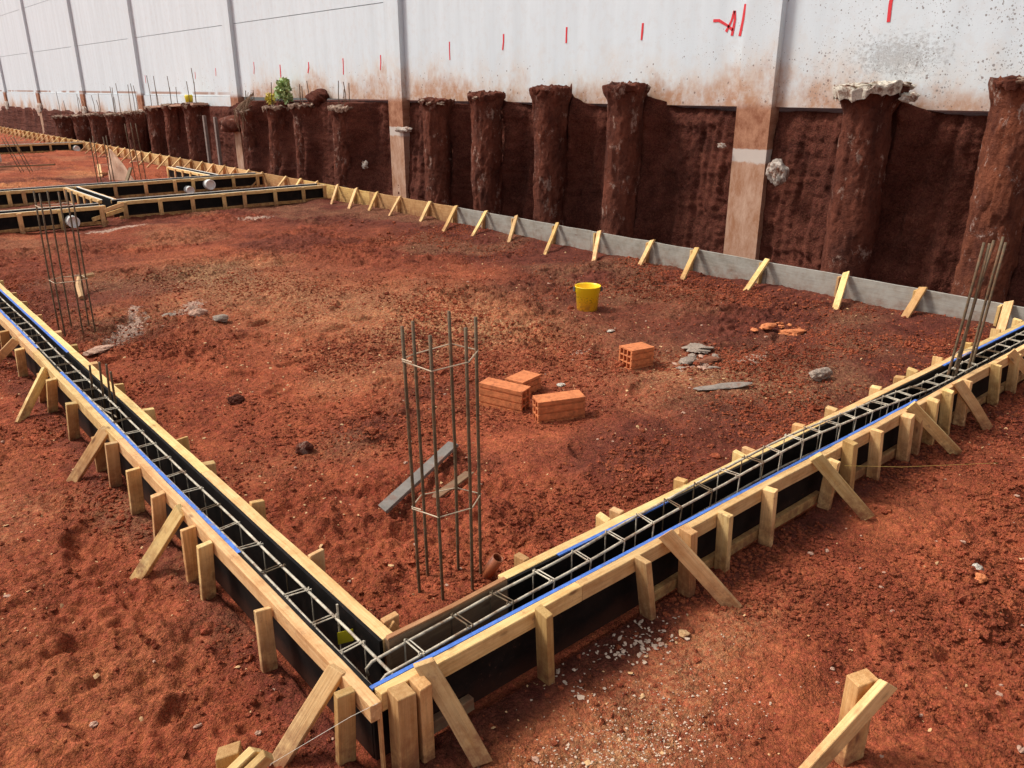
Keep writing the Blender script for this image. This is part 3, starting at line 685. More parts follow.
RP = [(0.075, 0.338, 0.07, .075), (0.15, 0.338, 0.152, .05), (0.74, 0.352, 0.768, .036), (1.336, 0.344, 1.437, .036), (1.659, 0.37, 1.692, .05), (1.952, 0.347, 1.983, .034), (2.351, 0.342, 2.362, .034), (2.993, 0.307, 2.954, .034), (3.173, 0.37, 3.217, .055), (3.5, 0.35, 3.566, .034), (3.914, 0.337, 3.97, .05), (4.079, 0.29, 4.115, .032), (4.281, 0.35, 4.355, .034), (4.511, 0.36, 4.613, .03), (4.82, 0.36, 4.845, .04), (5.353, 0.36, 5.50, .032), (5.744, 0.36, 5.86, .032), (6.3, .35, 6.36, .034), (6.9, .35, 6.95, .034)]
for i, (xt, zt, xb, th) in enumerate(RP):
    k = (zt+.3)/(zt+.12); xb2 = xt+(xb-xt)*k
    plank('stake', right, (xb2, -.0375, -.3), (xt, -.0375, zt), (1, 0, 0), .072, th, 'pine_tan' if i in (0, 1, 2, 4, 8) else 'pine', .006)
plank('strip', right, (-.006, -.012, -.2), (-.006, -.012, .325), (1, 0, 0), .022, .009, 'pine_tan', .001)
for i, (t, f) in enumerate([((0.195, -0.01, 0.365), (0.285, -0.205, 0.02)), ((1.531, -0.02, 0.38), (1.748, -0.265, 0.02)), ((2.833, -0.02, 0.365), (3.041, -0.252, 0.02)), ((3.999, -0.02, 0.37), (4.316, -0.222, 0.02)), ((4.718, -0.02, 0.36), (4.929, -0.194, 0.02)), ((5.705, -0.02, 0.37), (6.037, -0.216, 0.02))]):
    brace(right, t, f, (0, -1), .072, .03, 'pine', .015, .02)
for i, (u, w) in enumerate([(.16, .42), (1.45, 3.0), (3.1, 4.6), (4.7, 7.2)]):
    plank('bottom_batten', right, (u, .024, .045), (w, .024, .05), (0, 1, 0), .06, .034, 'worn_board' if i == 0 else 'pine_tan', .003)
for i, (xx, zt) in enumerate([(0.955, 0.335), (1.484, 0.337), (1.585, 0.339), (2.083, 0.345), (2.614, 0.336), (2.712, 0.334), (3.252, 0.335), (3.645, 0.342), (4.24, 0.344), (4.609, 0.334), (4.812, 0.343), (5.254, 0.345), (5.794, 0.35), (6.405, 0.35), (6.9, .345)]):
    plank('stake', right, (xx+.02, .3375, -.3), (xx, .3375, zt), (1, 0, 0), .072, .034, 'pine' if i % 3 else 'pine_tan', .006)

# ------------------------------------------------------------------ rebar cages lying in the formworks
def rect_wire(h, w, r=.0038):
    """stirrup loop in the local plane (u across, v up), hook at one corner"""
    c = [(-w/2, 0), (w/2, 0), (w/2, -h), (-w/2, -h), (-w/2, 0), (-w/2+.035, -.028)]
    return c
def lying_cage(label, axis_, c, stations, half, h, zf, x0, x1, hook=False):
    """axis_ 'X' or 'Y'; c = centre across; zf(s) = height of the top bars"""
    root = empty('beam_rebar_cage', ((c, x0, 0) if axis_ == 'Y' else (x0, c, 0)), label, 'rebar cage')
    P = (lambda s, q, z: (c+q, s, z)) if axis_ == 'Y' else (lambda s, q, z: (s, c+q, z))
    ss = np.linspace(x0, x1, 40)
    for q, dz in ((-half, 0), (half, 0), (-half, -h), (half, -h)):
        mb = MB(); pts = [P(s, q+.003*math.sin(s*3+q*50)+random.uniform(-.0015, .0015), zf(s)+dz+random.uniform(-.002, .002)) for s in ss]
        if dz == 0: pts = [P(x0+.005, q, zf(x0)-.05), P(x0-.0, q, zf(x0)-.02)]+[P(x0+.025, q, zf(x0+.02)-.002)]+pts[1:]
        mb.tube(pts, .0062, 8); mb.build('long_bar', 'steel_bar', root, True)
    proto = None
    for s in stations:
        zt = zf(s)+.008; sl = random.uniform(-.012, .012); e = half+.008
        mb = MB()
        loop = [(-e, 0), (e, .0), (e, -h-.016), (-e, -h-.016), (-e, 0), (-e+.045, .006)]
        mb.tube([P(s+sl*(q/e), q, zt+z) for q, z in loop[:2]]+[P(s+sl+.001, loop[2][0], zt+loop[2][1]), P(s-sl, loop[3][0], zt+loop[3][1]), P(s-sl+.012, -e, zt)], .0036, 6)
        mb.tube([P(s-sl+.014, -e, zt+.003), P(s+sl*.2+.012, e*.75, zt+.004)], .0030, 5)
        # twisted tie wires at the two top corners
        for q in (-half, half):
            mb.tube([P(s-.012, q-.006, zt), P(s, q+.004, zt+.007), P(s+.012, q+.008, zt-.002), P(s+.008, q-.008, zt-.010)], .0022, 4)
        mb.build('stirrup', 'steel_bar' if random.random() < .7 else 'rust_bar', root)
    return root
rz = lambda s: float(np.interp(s, [.0, .25, .47, .68, 1.14, 1.57, 2.0, 2.45, 2.87, 3.3, 3.7, 4.07, 4.26, 4.7, 7.4], [.30, .312, .322, .335, .341, .368, .385, .402, .412, .39, .37, .348, .335, .305, .312]))
st = [.246, .472, .677, .911, 1.14, 1.359, 1.569, 1.777, 2.018, 2.24, 2.454, 2.641, 2.865, 3.074, 3.273, 3.486, 3.7, 3.893, 4.07, 4.257]
st += [4.47+.225*i for i in range(13)]
lying_cage('steel rebar ladder cage arching above the right formwork', 'X', .152, st, .048, .19, rz, .07, RX1)
lz = lambda s: .318-.02*math.exp(-s*2)+.004*math.sin(s*2.3)
st = [.30, .51, .745]+[.975+.243*i for i in range(50)]
lying_cage('steel rebar ladder cage lying in the left formwork', 'Y', .072, st, .046, .17, lz, .075, LY1)
mb = MB(); mb.box((-.03, -.002, -.028), (.03, .002, .028)); 
for i, vv in enumerate(mb.v): mb.v[i] = (.118+vv[0]*.8+vv[1], .44-vv[0]*.6, .262+vv[2]+vv[0]*.25)
tag(mb.build('plastic_tag', 'yellow_tag'), 'small yellow plastic tag hung on the left cage near the corner', 'tag')
mb = MB(); mb.tube([(.118, .49, .2), (.119, .492, .385)], .005, 6); tag(mb.build('short_rod', 'steel_bar'), 'short upright steel rod beside the yellow tag', 'steel rod')

# ------------------------------------------------------------------ standing column cages
def column_cage(label, bars, ties, r=.0075, m='rust_bar'):
    """bars: (base, top) pairs in order round the ring; ties: fractions up the bars"""
    b0 = V(bars[0][0]); root = empty('column_rebar_cage', (sum(b[0][0] for b in bars)/len(bars), sum(b[0][1] for b in bars)/len(bars), 0), label, 'rebar cage', 'column rebar cages standing on the site')
    for b, t in bars:
        b, t = V(b), V(t); mb = MB(); mid = (b+t)/2+V((random.uniform(-.006, .006), random.uniform(-.006, .006), 0))
        d = (t-b).normalized(); pts = [b-d*.25, b, b.lerp(mid, .5), mid, mid.lerp(t, .5), t]; mb.tube(pts, r, 8); 
        # rolled ribs
        L = (t-b).length
        mb.build('long_bar', m, root, True)
    for fz in ties:
        pts = [V(b).lerp(V(t), fz) for b, t in bars]; c = sum(pts, V())/len(pts)
        pts = [p+(p-c).normalized()*(r+.002) for p in pts]; pts = [p+V((0, 0, random.uniform(-.002, .002))) for p in pts]
        mb = MB(); mb.tube(pts+[pts[0]+V((0, 0, .008)), pts[0].lerp(pts[1], .35)+V((0, 0, .01))], .0034, 6); mb.build('tie', 'tie_wire', root)
    return root
def hexcage(label, c, R, h, lean, a0, ties, n=6, r=.0078, m='rust_bar', tw=0):
    bars = []
    for k in range(n):
        a = a0+2*math.pi*k/n; q = V((c[0]+R*math.cos(a), c[1]+R*math.sin(a), c[2]))
        a += tw; bars.append((q, V((c[0]+lean[0]+R*math.cos(a), c[1]+lean[1]+R*math.sin(a), h+random.uniform(-.025, .025)))))
    return column_cage(label, bars, ties, r, m)
ring = [(-.157, .044), (-.108, -.085), (.05, -.116), (.16, -.043), (.10, .067), (-.045, .134)]
column_cage('tall hexagonal rebar cage standing inside the near corner of the formworks',
            [(V((.865+a*.98, .765+b*.98, 0)), V((.828+a*1.02, .735+b*1.02, 1.35+d))) for (a, b), d in zip(ring, (.01, -.01, .0, .01, .025, -.01))], (.35, .885), .0078)
hexcage('slender rebar cage standing on the soil beside the left formwork', (.60, 6.62, 0), .16, 1.39, (.03, .03), math.radians(35), (.40, .905))
column_cage('leaning bare rebar bundle rising from the right formwork', [((4.95, .15, .15), (5.10, .13, 1.28)), ((5.17, .19, .15), (5.31, .14, 1.27)), ((5.29, .13, .15), (5.42, .12, 1.285)), ((5.40, .15, .15), (5.59, .15, 1.22)), ((5.0, .11, .15), (5.12, .10, 1.275))], (.02, .26), .010)
column_cage('group of short rebar ends sticking up out of the left formwork', [((.12, 3.78, .1), (.10, 3.60, .60)), ((.14, 3.70, .1), (.11, 3.47, .615)), ((.15, 3.62, .1), (.11, 3.39, .585)), ((.11, 4.05, .1), (.10, 3.90, .50))], (.2,))
hexcage('thin rebar cage before the far cross formwork, left of the pale sheet', (4.15, 18.6, 0), .20, 1.25, (.0, .05), .3, (.5,), 4, .011)
hexcage('far rebar cage rising beside the leaning pale sheet', (5.25, 19.7, 0), .14, 1.5, (-.05, 0), .3, (.4,), 3, .011)
hexcage('farthest rebar cage on the orange soil', (3.7, 24.8, 0), .16, 1.0, (-.28, .2), .3, (.5,), 4, .010)

# ------------------------------------------------------------------ formwork along the wall
back = empty('beam_formwork', (7.45, 7, 0), 'long board formwork with sloping braces running along the foot of the cut', 'formwork')
segs = [(.4, 3.25, 'pine_grey'), (3.255, 6.2, 'pine_grey'), (6.205, 9.46, 'pine_grey'), (9.465, 12.4, 'pine_red'), (12.405, 15.3, 'pine_tan')]
y = 15.305
while y < 58: segs.append((y, y+2.9, 'pine_tan' if int(y) % 2 else 'pine')); y += 2.905
for a, c, m in segs:
    plank('board', back, (7.462, a, .155), (7.462, c, .155), (1, 0, 0), .36, .026, m, .003, .004)
BR = [(0.60, 7.0, .5), (1.411, 7.108, 1.374), (2.256, 6.85, 2.05), (3.255, 6.80, 3.08), (4.285, 6.9, 4.05), (5.027, 7.2, 5.08), (6.014, 7.0, 5.72), (6.893, 6.85, 6.55), (7.849, 6.98, 7.5), (8.619, 6.9, 8.3), (9.457, 6.8, 8.95), (10.245, 7.05, 10.0), (11.238, 7.12, 11.1), (12.067, 7.05, 11.8), (12.884, 6.95, 12.4), (13.611, 6.95, 13.05), (14.519, 7.0, 14.4), (15.33, 7.0, 15.1), (16.094, 7.0, 15.9), (17.4, 6.98, 17.2), (18.2, 6.98, 18.0), (19.0, 6.98, 18.8), (19.7, 6.98, 19.5), (20.5, 6.98, 20.3), (21.35, 6.95, 21.0)]
y = 22.2
while y < 57: BR.append((y, 6.93, y-.25)); y += .88 if y < 34 else .98
for i, (yt, fx, fy) in enumerate(BR):
    yt += random.uniform(-.05, .05) if i > 14 else 0; fy += random.uniform(-.06, .06)
    plank('stake', back, (7.415, yt+.075, -.2), (7.415, yt+.06, .325), (0, 1, 0), .068, .028, 'pine_tan' if i % 2 else 'pine', .005)
    g0 = gz(fx, fy) if fy < 14 else .02
    plank('brace', back, (7.43, yt, .365), (fx-.03, fy, g0-.03), (-.6, .05, .8), random.uniform(.058, .080), .03, ('pine', 'pine_tan', 'pine')[i*7 % 3], .016)

# ------------------------------------------------------------------ far cross formworks
def ladder(label, axis_, a0, a1, front, depth, step, zb=.34, z0=.06, tops='pine', posts=None):
    """framed formwork: top and bottom battens, black sheet, uprights; front = plane facing the viewer"""
    root = empty('cross_formwork', ((a0+a1)/2, front, 0) if axis_ == 'X' else (front, (a0+a1)/2, 0), label, 'formwork', None)
    Q = (lambda s, q, z: (s, front+q, z)) if axis_ == 'X' else (lambda s, q, z: (front+q, s, z))
    nn = (0, 1, 0) if axis_ == 'X' else (1, 0, 0)
    for q, side in ((.02, 0), (depth-.02, 1)):
        plank('batten', root, Q(a0, q, zb-.03), Q(a1, q, zb-.03), nn, .062, .04, tops, .003, .004)
        plank('batten', root, Q(a0, q, z0-.01), Q(a1, q, z0-.01), nn, .06, .04, 'pine_tan', .003, .004)
        qq = (.0405, .056) if side == 0 else (depth-.056, depth-.0405)
        mb = MB(); A, B = Q(a0+.01, qq[0], .0), Q(a1-.01, qq[1], zb-.005); mb.box((min(A[0], B[0]), min(A[1], B[1]), A[2]), (max(A[0], B[0]), max(A[1], B[1]), B[2]))
        sh = mb.build('plywood_sheet', 'black_film', root)
        e = MB(); A, B = Q(a0+.012, qq[0]-.002, zb-.008), Q(a1-.012, qq[1]+.002, zb+.006); e.box((min(A[0], B[0]), min(A[1], B[1]), A[2]), (max(A[0], B[0]), max(A[1], B[1]), B[2]))
        e.build('painted_edge', 'ply_edge_white', sh)
        ps = posts if posts else np.arange(a0+.05, a1, step)
        for s in ps:
            plank('stake', root, Q(s, (-.014 if side == 0 else depth+.014), -.15), Q(s, (-.014 if side == 0 else depth+.014), zb-.01), nn, .075, .028, 'pine' if side == 0 else 'pine_tan', .004)
    return root
ladder('cross formwork from the gap to the wall side board, nearest of the far cross formworks', 'X', 3.12, 7.36, 14.02, .46, .66, posts=[3.23, 3.86, 4.47, 5.09, 5.51, 6.17, 6.80, 7.3])
ladder('cross formwork left of the gap with a white pipe sleeve', 'X', .25, 2.82, 13.68, .46, .62, posts=[.40, .95, 1.46, 2.08, 2.74])
ladder('second cross formwork behind with two white pipe sleeves', 'X', 1.4, 7.36, 17.2, .46, .64, posts=[1.92, 2.19, 3.2, 3.95, 4.59, 5.23, 5.64, 5.95, 6.6, 7.2])
ladder('short linking formwork between the two cross formworks, white topped', 'Y', 14.52, 17.18, 2.94, .30, .5)
ladder('short linking formwork behind the second cross formwork near the wall', 'Y', 17.7, 20.6, 6.2, .30, .55)
ladder('farthest cross formwork beyond the orange soil', 'X', 3.6, 7.36, 33.2, .46, .64, posts=[4.3, 5.06, 5.48, 6.13, 6.79, 7.3])
for i, (u, w) in enumerate([((2.78, 13.64, .26), (3.2, 13.99, .30)), ((2.55, 13.60, .13), (3.2, 13.98, .21))]):
    tag(plank('loose_board', None, u, w, (0, 1, 0), .07, .025, 'pine'), ['upper loose board closing the gap between cross formworks', 'lower loose board sloping across the gap between cross formworks'][i], 'board')
for (x, y, z, r, lab) in [(2.225, 13.60, .13, .10, 'white pipe sleeve low on the nearest cross formwork, behind the slender rebar cage'), (5.985, 17.12, .19, .115, 'larger white pipe sleeve on the second cross formwork'), (5.506, 17.12, .10, .09, 'half buried white pipe sleeve on the second cross formwork'), (6.99, 33.12, .12, .11, 'far white pipe sleeve on the farthest cross formwork')]:
    mb = MB(); k = 20
    prof = [(r*.80, .0), (r*.80, -.10), (r, -.10), (r, .10), (r*.80, .10), (r*.8, .0)]
    for (rr, d) in prof:
        for j in range(k): a = 2*math.pi*j/k; mb.v.append((x+rr*math.cos(a), y+d, z+rr*math.sin(a)))
    for i in range(len(prof)-1):
        for j in range(k): mb.f.append((i*k+j, i*k+(j+1) % k, (i+1)*k+(j+1) % k, (i+1)*k+j))
    b0 = len(mb.v)  # closed end film a little inside
    for j in range(k): a = 2*math.pi*j/k; mb.v.append((x+r*.8*math.cos(a), y-.06, z+r*.8*math.sin(a)))
    mb.f.append(tuple(range(b0, b0+k)))
    tag(mb.build('pipe_sleeve', 'pvc_white'), lab, 'pipe')

# ------------------------------------------------------------------ small things
def brick(label, c, yaw, L, W=.19, Hh=.19, tilt=(0, 0), z=None, ncol=3):
    """hollow clay block with nine square holes along its length and grooved sides"""
    rib, wl, web = .009, .012, .010
    hole = (W-2*rib-2*wl-(ncol-1)*web)/ncol
    cu = [0, rib, rib+wl]
    for k in range(ncol): cu += [cu[-1]+hole]; cu += [cu[-1]+(web if k < ncol-1 else wl)]
    cu += [cu[-1]+rib]; cu = np.array(cu); nc = len(cu)-1
    # rows get extra cuts for grooves
    hz = (Hh-2*wl-2*web)/3; cv = [0, wl]
    for k in range(3):
        a = cv[-1]; cv += [a+hz*.36, a+hz*.66, a+hz]; cv += [cv[-1]+(web if k < 2 else wl)]
    cv = np.array(cv); nr = len(cv)-1
    holes_v = []
    i = 1
    for k in range(3): holes_v += [i, i+1, i+2]; i += 4
    groove_rows = {2, 6, 10}
    solid = np.ones((nc, nr), bool)
    for i in range(nc):
        for j in range(nr):
            if i in (2, 4, 6)[:3] and j in holes_v: solid[i, j] = False
    hc = [k for k in range(nc) if abs((cu[k+1]-cu[k])-hole) < 1e-6]
    solid[:] = True
    for i in hc:
        for j in holes_v: solid[i, j] = False
    for i in (0, nc-1):
        for j in range(nr):
            if j in groove_rows: solid[i, j] = False
    mb = MB(); x0, x1 = -L/2, L/2
    pt = lambda x, i, j: (x, cu[i]-W/2, cv[j])
    for i in range(nc):
        for j in range(nr):
            if not solid[i, j]: continue
            mb.add([pt(x0, i, j), pt(x0, i, j+1), pt(x0, i+1, j+1), pt(x0, i+1, j)], [(0, 1, 2, 3)])
            mb.add([pt(x1, i, j), pt(x1, i+1, j), pt(x1, i+1, j+1), pt(x1, i, j+1)], [(0, 1, 2, 3)])
            for (di, dj, e) in ((-1, 0, ((i, j), (i, j+1))), (1, 0, ((i+1, j+1), (i+1, j))), (0, -1, ((i+1, j), (i, j))), (0, 1, ((i, j+1), (i+1, j+1)))):
                ni, nj = i+di, j+dj
                if not (0 <= ni < nc and 0 <= nj < nr) or not solid[ni, nj]:
                    (a, b_), (c_, d_) = e
                    mb.add([pt(x0, a, b_), pt(x1, a, b_), pt(x1, c_, d_), pt(x0, c_, d_)], [(0, 1, 2, 3)])
    me = bpy.data.meshes.new('hollow_brick'); me.from_pydata(mb.v, [], mb.f); me.materials.append(M['clay'])
    bm = bmesh.new(); bm.from_mesh(me); bmesh.ops.remove_doubles(bm, verts=bm.verts[:], dist=1e-5); bmesh.ops.recalc_face_normals(bm, faces=bm.faces[:]); bm.to_mesh(me); bm.free()
    o = bpy.data.objects.new('hollow_brick', me); link(o)
    o.location = (c[0], c[1], (gz(*c)-.012) if z is None else z); o.rotation_euler = (tilt[0], tilt[1], yaw)
    return tag(o, label, 'brick', 'hollow clay bricks on the soil')
# long face of the left one runs from (2.39,2.49) to (2.50,2.11); the pair crosses behind the middle one
brick('orange hollow brick on the left of the group of three', (2.565, 2.375), math.atan2(-.346, .133), .37, .145, .19, (.0, .03), ncol=2)
brick('orange hollow brick lying behind the other two of the group', (2.885, 2.52), math.radians(12), .25, .175, .14)
brick('orange hollow brick on the right of the group of three, tilted slightly', (2.725, 1.938), math.radians(-25), .36, .14, .185, (.04, -.03), ncol=2)
brick('single hollow brick lying apart with its nine holes facing left', (4.055, 2.355), math.radians(-9), .25, .178, .185, (0, .02))
bk = empty('bucket', (5.10, 3.97, gz(5.10, 3.97)-.01), 'yellow plastic bucket standing on the bare soil', 'bucket')
z0 = bk.location.z
mb = MB(); mb.lathe([(0, .0), (.108, .0), (.113, .006), (.128, .20), (.136, .205), (.137, .262), (.143, .268), (.141, .275), (.135, .272), (.128, .255), (.108, .012), (0, .010)], 40, (5.10, 3.97, z0)); mb.build('body', 'bucket_plastic', bk, True)
mb = MB()
lugc = V((5.10, 3.97, z0)); a1 = math.radians(140)
for a in (a1, a1+math.pi):
    d = V((math.cos(a), math.sin(a), 0)); c = lugc+d*.142+V((0, 0, .235)); mb.box(tuple(c-V((.014, .014, .022))), tuple(c+V((.014, .014, .022))))
mb.build('lug', 'dark_core', bk)
mb = MB(); pts = []
for k in range(15):
    t = math.pi*k/14; d = V((math.cos(a1), math.sin(a1), 0)); e = V((math.sin(a1), -math.cos(a1), 0))
    pts.append(lugc+d*.148*math.cos(t)+e*.150*math.sin(t)+V((0, 0, .235-.085*math.sin(t))))
mb.tube(pts, .0035, 6); mb.build('handle', 'dark_core', bk)

gp = plank('grey_board', None, (.965, 1.545, .055), (1.77, 1.945, .085), (.05, -.12, 1), .072, .028, 'slate', .02)
simple('grey_film', (.215, .185, .155), .6, 0, .25, 12, 0, .3, ((.26, .10, .055), .54, .6)); gp.data.materials[0] = M['grey_film']; tag(gp, 'weathered grey board lying behind the hexagonal rebar cage', 'board')
pl = plank('splinter', None, (1.30, 1.50, .035), (1.62, 1.60, .045), (0, 0, 1), .06, .015, 'worn_board', .02); tag(pl, 'thin dark splinter of board beside the grey board', 'board')
mb = MB(); c = V((1.055, .70, .03)); d = V((.16, -.30, .60)).normalized(); u = d.orthogonal().normalized(); w = d.cross(u); k = 18
prof = [(.026, .10), (.026, -.05), (.030, -.05), (.030, .105), (.026, .105), (.026, .02)]
for (rr, s) in prof:
    for j in range(k): a = 2*math.pi*j/k; mb.v.append(tuple(c+d*s+(u*math.cos(a)+w*math.sin(a))*rr))
for i in range(len(prof)-1):
    for j in range(k): mb.f.append((i*k+j, i*k+(j+1) % k, (i+1)*k+(j+1) % k, (i+1)*k+j))
tag(mb.build('pipe_stub', 'pvc_orange', None, True), 'short orange plastic pipe end poking out of the soil behind the brown board', 'pipe')

# foreground stakes cut by the frame
sg = empty('corner_stake', (1.325, -1.06, 0), 'thick timber stake with a sloping brace in the right foreground', 'stake')
plank('stake', sg, (1.325, -1.05, -.3), (1.345, -1.045, .345), (.31, .95, 0), .095, .06, 'pine_tan', .004)
plank('brace', sg, (1.375, -1.125, .352), (.95, -.985, -.06), (.31, .95, .0), .074, .032, 'pine', .006)
sl_ = empty('corner_stake', (-.46, .17, 0), 'timber stake with paired sloping boards at the bottom left', 'stake')
plank('stake', sl_, (-.460, .185, -.3), (-.468, .18, .262), (.5, .85, 0), .075, .06, 'pine_red', .01)
plank('brace', sl_, (-.405, .075, .300), (-.86, .21, -.06), (.30, .70, .6), .072, .028, 'pine', .008)
plank('brace', sl_, (-.385, .040, .295), (-.85, .175, -.07), (.30, .70, .6), .072, .026, 'pine', .008)
# strings
mb = MB(); mb.tube([(-.02, -.03, .335), (-.10, .02, .29), (-.36, .24, .05)], .0009, 4); tag(mb.build('white_string', 'white_string'), 'thin white string stretched from the formwork corner down to the left', 'string')
mb = MB(); mb.tube([(3.05, -.08, .27), (3.5, -.22, .17), (4.35, -.47, .02)], .0012, 4); tag(mb.build('yellow_string', 'yellow_string'), 'thin yellow string stretched out from the right formwork', 'string')

# stones and rubble
def put(name, x, y, size, m, label, cat, seed, amp=.35, dz=0.3, sub=3, rot=0):
    o = rock(name, (0, 0, 0), size, m, None, sub, amp, seed); o.location = (x, y, gz(x, y)+size[2]*dz); o.rotation_euler = (0, 0, rot)
    return tag(o, label, cat)
put('stone', 4.83, 1.05, (.085, .055, .06), 'grey_stone', 'pale grey lump of concrete near the right formwork', 'stone', 3, dz=.7, rot=-.6)
put('slab_piece', 4.07, 1.45, (.19, .05, .010), 'slate', 'thin curved grey sliver lying flat before the rubble', 'slab', 4, dz=1.0, rot=-.45)
put('concrete_plate', 4.75, 2.2, (.12, .09, .018), 'grey_stone', 'ragged grey plate of dried mortar on the rubble patch', 'mortar plate', 5, .6, 2.0, 4, .3)
put('rubble_piece', 4.52, 1.92, (.13, .05, .02), 'clay_dark', 'brown flat shard leaning by the mortar plate', 'shard', 6, dz=1.2, rot=-.2)
put('rubble_piece', 4.38, 2.06, (.10, .06, .025), 'grey_stone', 'low grey shard in front of the mortar plate', 'shard', 7, dz=.8, rot=.2)
for k in range(11):
    put('rubble_chip', 4.55+random.uniform(-.42, .42), 1.93+random.uniform(-.26, .26), (random.uniform(.02, .055), random.uniform(.015, .04), random.uniform(.008, .022)), 'pale_stone' if k % 3 else 'grey_stone', 'small broken rubble chip lying around the mortar plate', 'rubble', 40+k, .5, .6, 2, random.uniform(0, 6))['group'] = 'small rubble chips around the mortar plate'
for k in range(12):
    put('clay_crumb', 5.82+random.uniform(-.30, .30), 2.02+random.uniform(-.16, .16), (random.uniform(.015, .04), random.uniform(.012, .03), random.uniform(.008, .02)), 'orange_clay', 'small orange clay crumb between the two bright clay shards', 'clay crumb', 60+k, .5, .6, 2, random.uniform(0, 6))['group'] = 'orange clay crumbs on the soil heap'
put('clay_shard', 5.70, 2.10, (.11, .05, .03), 'orange_clay', 'bright orange clay shard at the left of the soil heap', 'shard', 8, dz=.8)
put('clay_shard', 5.86, 1.93, (.13, .05, .025), 'orange_clay', 'bright orange clay shard at the right of the soil heap', 'shard', 9, dz=.8, rot=-.4)
put('stone', 1.80, 5.98, (.085, .06, .04), 'grey_stone', 'grey green stone on the open soil right of the lime patch', 'stone', 10, dz=.6)
put('stone', 1.73, 6.42, (.11, .06, .045), 'pale_stone', 'pale wedge shaped stone behind the grey green one', 'stone', 11, dz=.6, rot=.5)
put('stone', 1.50, 6.62, (.08, .07, .03), 'grey_stone', 'flat greyish stone beside the pale wedge shaped one', 'stone', 12, dz=.5)
put('pale_lump', .60, 5.86, (.15, .075, .022), 'pale_stone', 'flat pale pink lump beside the left formwork', 'stone', 13, dz=.8, rot=.4)
put('mud_lump', 1.05, 2.66, (.065, .055, .045), 'pile_soil', 'dark lump of clay near the left formwork stakes', 'clod', 14, dz=.6)
put('mud_lump', 1.02, 3.75, (.06, .05, .04), 'pile_soil', 'dark clod behind the left formwork on the open soil', 'clod', 15, dz=.6)
put('white_scrap', 4.62, 3.17, (.05, .03, .008), 'lime_white', 'white paper scrap lying between the bucket and the single brick', 'scrap', 16, dz=1.4)
put('white_scrap', 3.20, 2.41, (.04, .03, .008), 'lime_white', 'whitish scrap lying against the rear brick', 'scrap', 17, dz=1.2)
put('pebble', 2.95, -.88, (.030, .026, .022), 'lime_white', 'small whitish pebble on the right foreground soil', 'pebble', 18, dz=.6)
put('pebble', 2.86, -.93, (.030, .026, .018), 'orange_clay', 'small orange pebble next to the whitish one', 'pebble', 19, dz=.6)
put('pebble', 1.42, -.23, (.026, .022, .012), 'shaving', 'yellowish flat pebble beside the shaded strip of the right formwork', 'pebble', 20, dz=.8)
# white crooked stick
mb = MB(); q = lambda x, y, z: (x, y, gz(x, y)+z)
mb.tube([q(.98, 7.98, .02), q(1.02, 8.25, .10), q(1.10, 8.5, .17), q(1.28, 8.62, .17)], [.035, .032, .028, .03], 6)
tag(mb.build('crooked_wood', 'shaving'), 'pale crooked piece of wood behind the slender rebar cage', 'wood')
# leaning pale sheet and white bag
mb = MB(); nU, nW = 14, 14
for i in range(nU+1):
    for j in range(nW+1):
        u, w = i/nU, j/nW; s = u*(1-.93*w**1.15)
        x = 4.86+.12*w+s*.95*.42; yy = 21.1+.05*w-s*.95*.9; z = .02+w*.80; k = .05*float(vnoise(u*3.1, w*3.3, 4))
        mb.v.append((x+k, yy+k, z))
for i in range(nU):
    for j in range(nW): a = i*(nW+1)+j; mb.f.append((a, a+nW+1, a+nW+2, a+1))
o = mb.build('torn_sheet', 'kraft_sheet', None, True); sm = o.modifiers.new('thickness', 'SOLIDIFY'); sm.thickness = .012
tag(o, 'torn tan triangular sheet standing upright beyond the second cross formwork', 'sheet')
tag(rock('white_sack', (3.40, 28.9, .38), (.36, .42, .5), 'white_bag', None, 4, .22, 6, True), 'white filled sack at the far left edge', 'sack')
for i, (u, w, lab) in enumerate([((3.3, 26.6, .10), (4.6, 25.6, .16), 'dark broken board lying on the far orange soil'), ((4.9, 22.0, .05), (5.3, 23.6, .25), 'pale batten lying on the soil left of the torn sheet'), ((5.35, 23.0, .05), (5.0, 22.3, .12), 'short pale offcut near the torn sheet'), ((4.72, 19.3, .02), (5.02, 19.6, .45), 'dark prop leaning towards the torn sheet')]):
    tag(plank('site_board', None, u, w, (0, .2, 1), .09, .04, 'worn_board' if i in (0, 3) else 'pine'), lab, 'board')

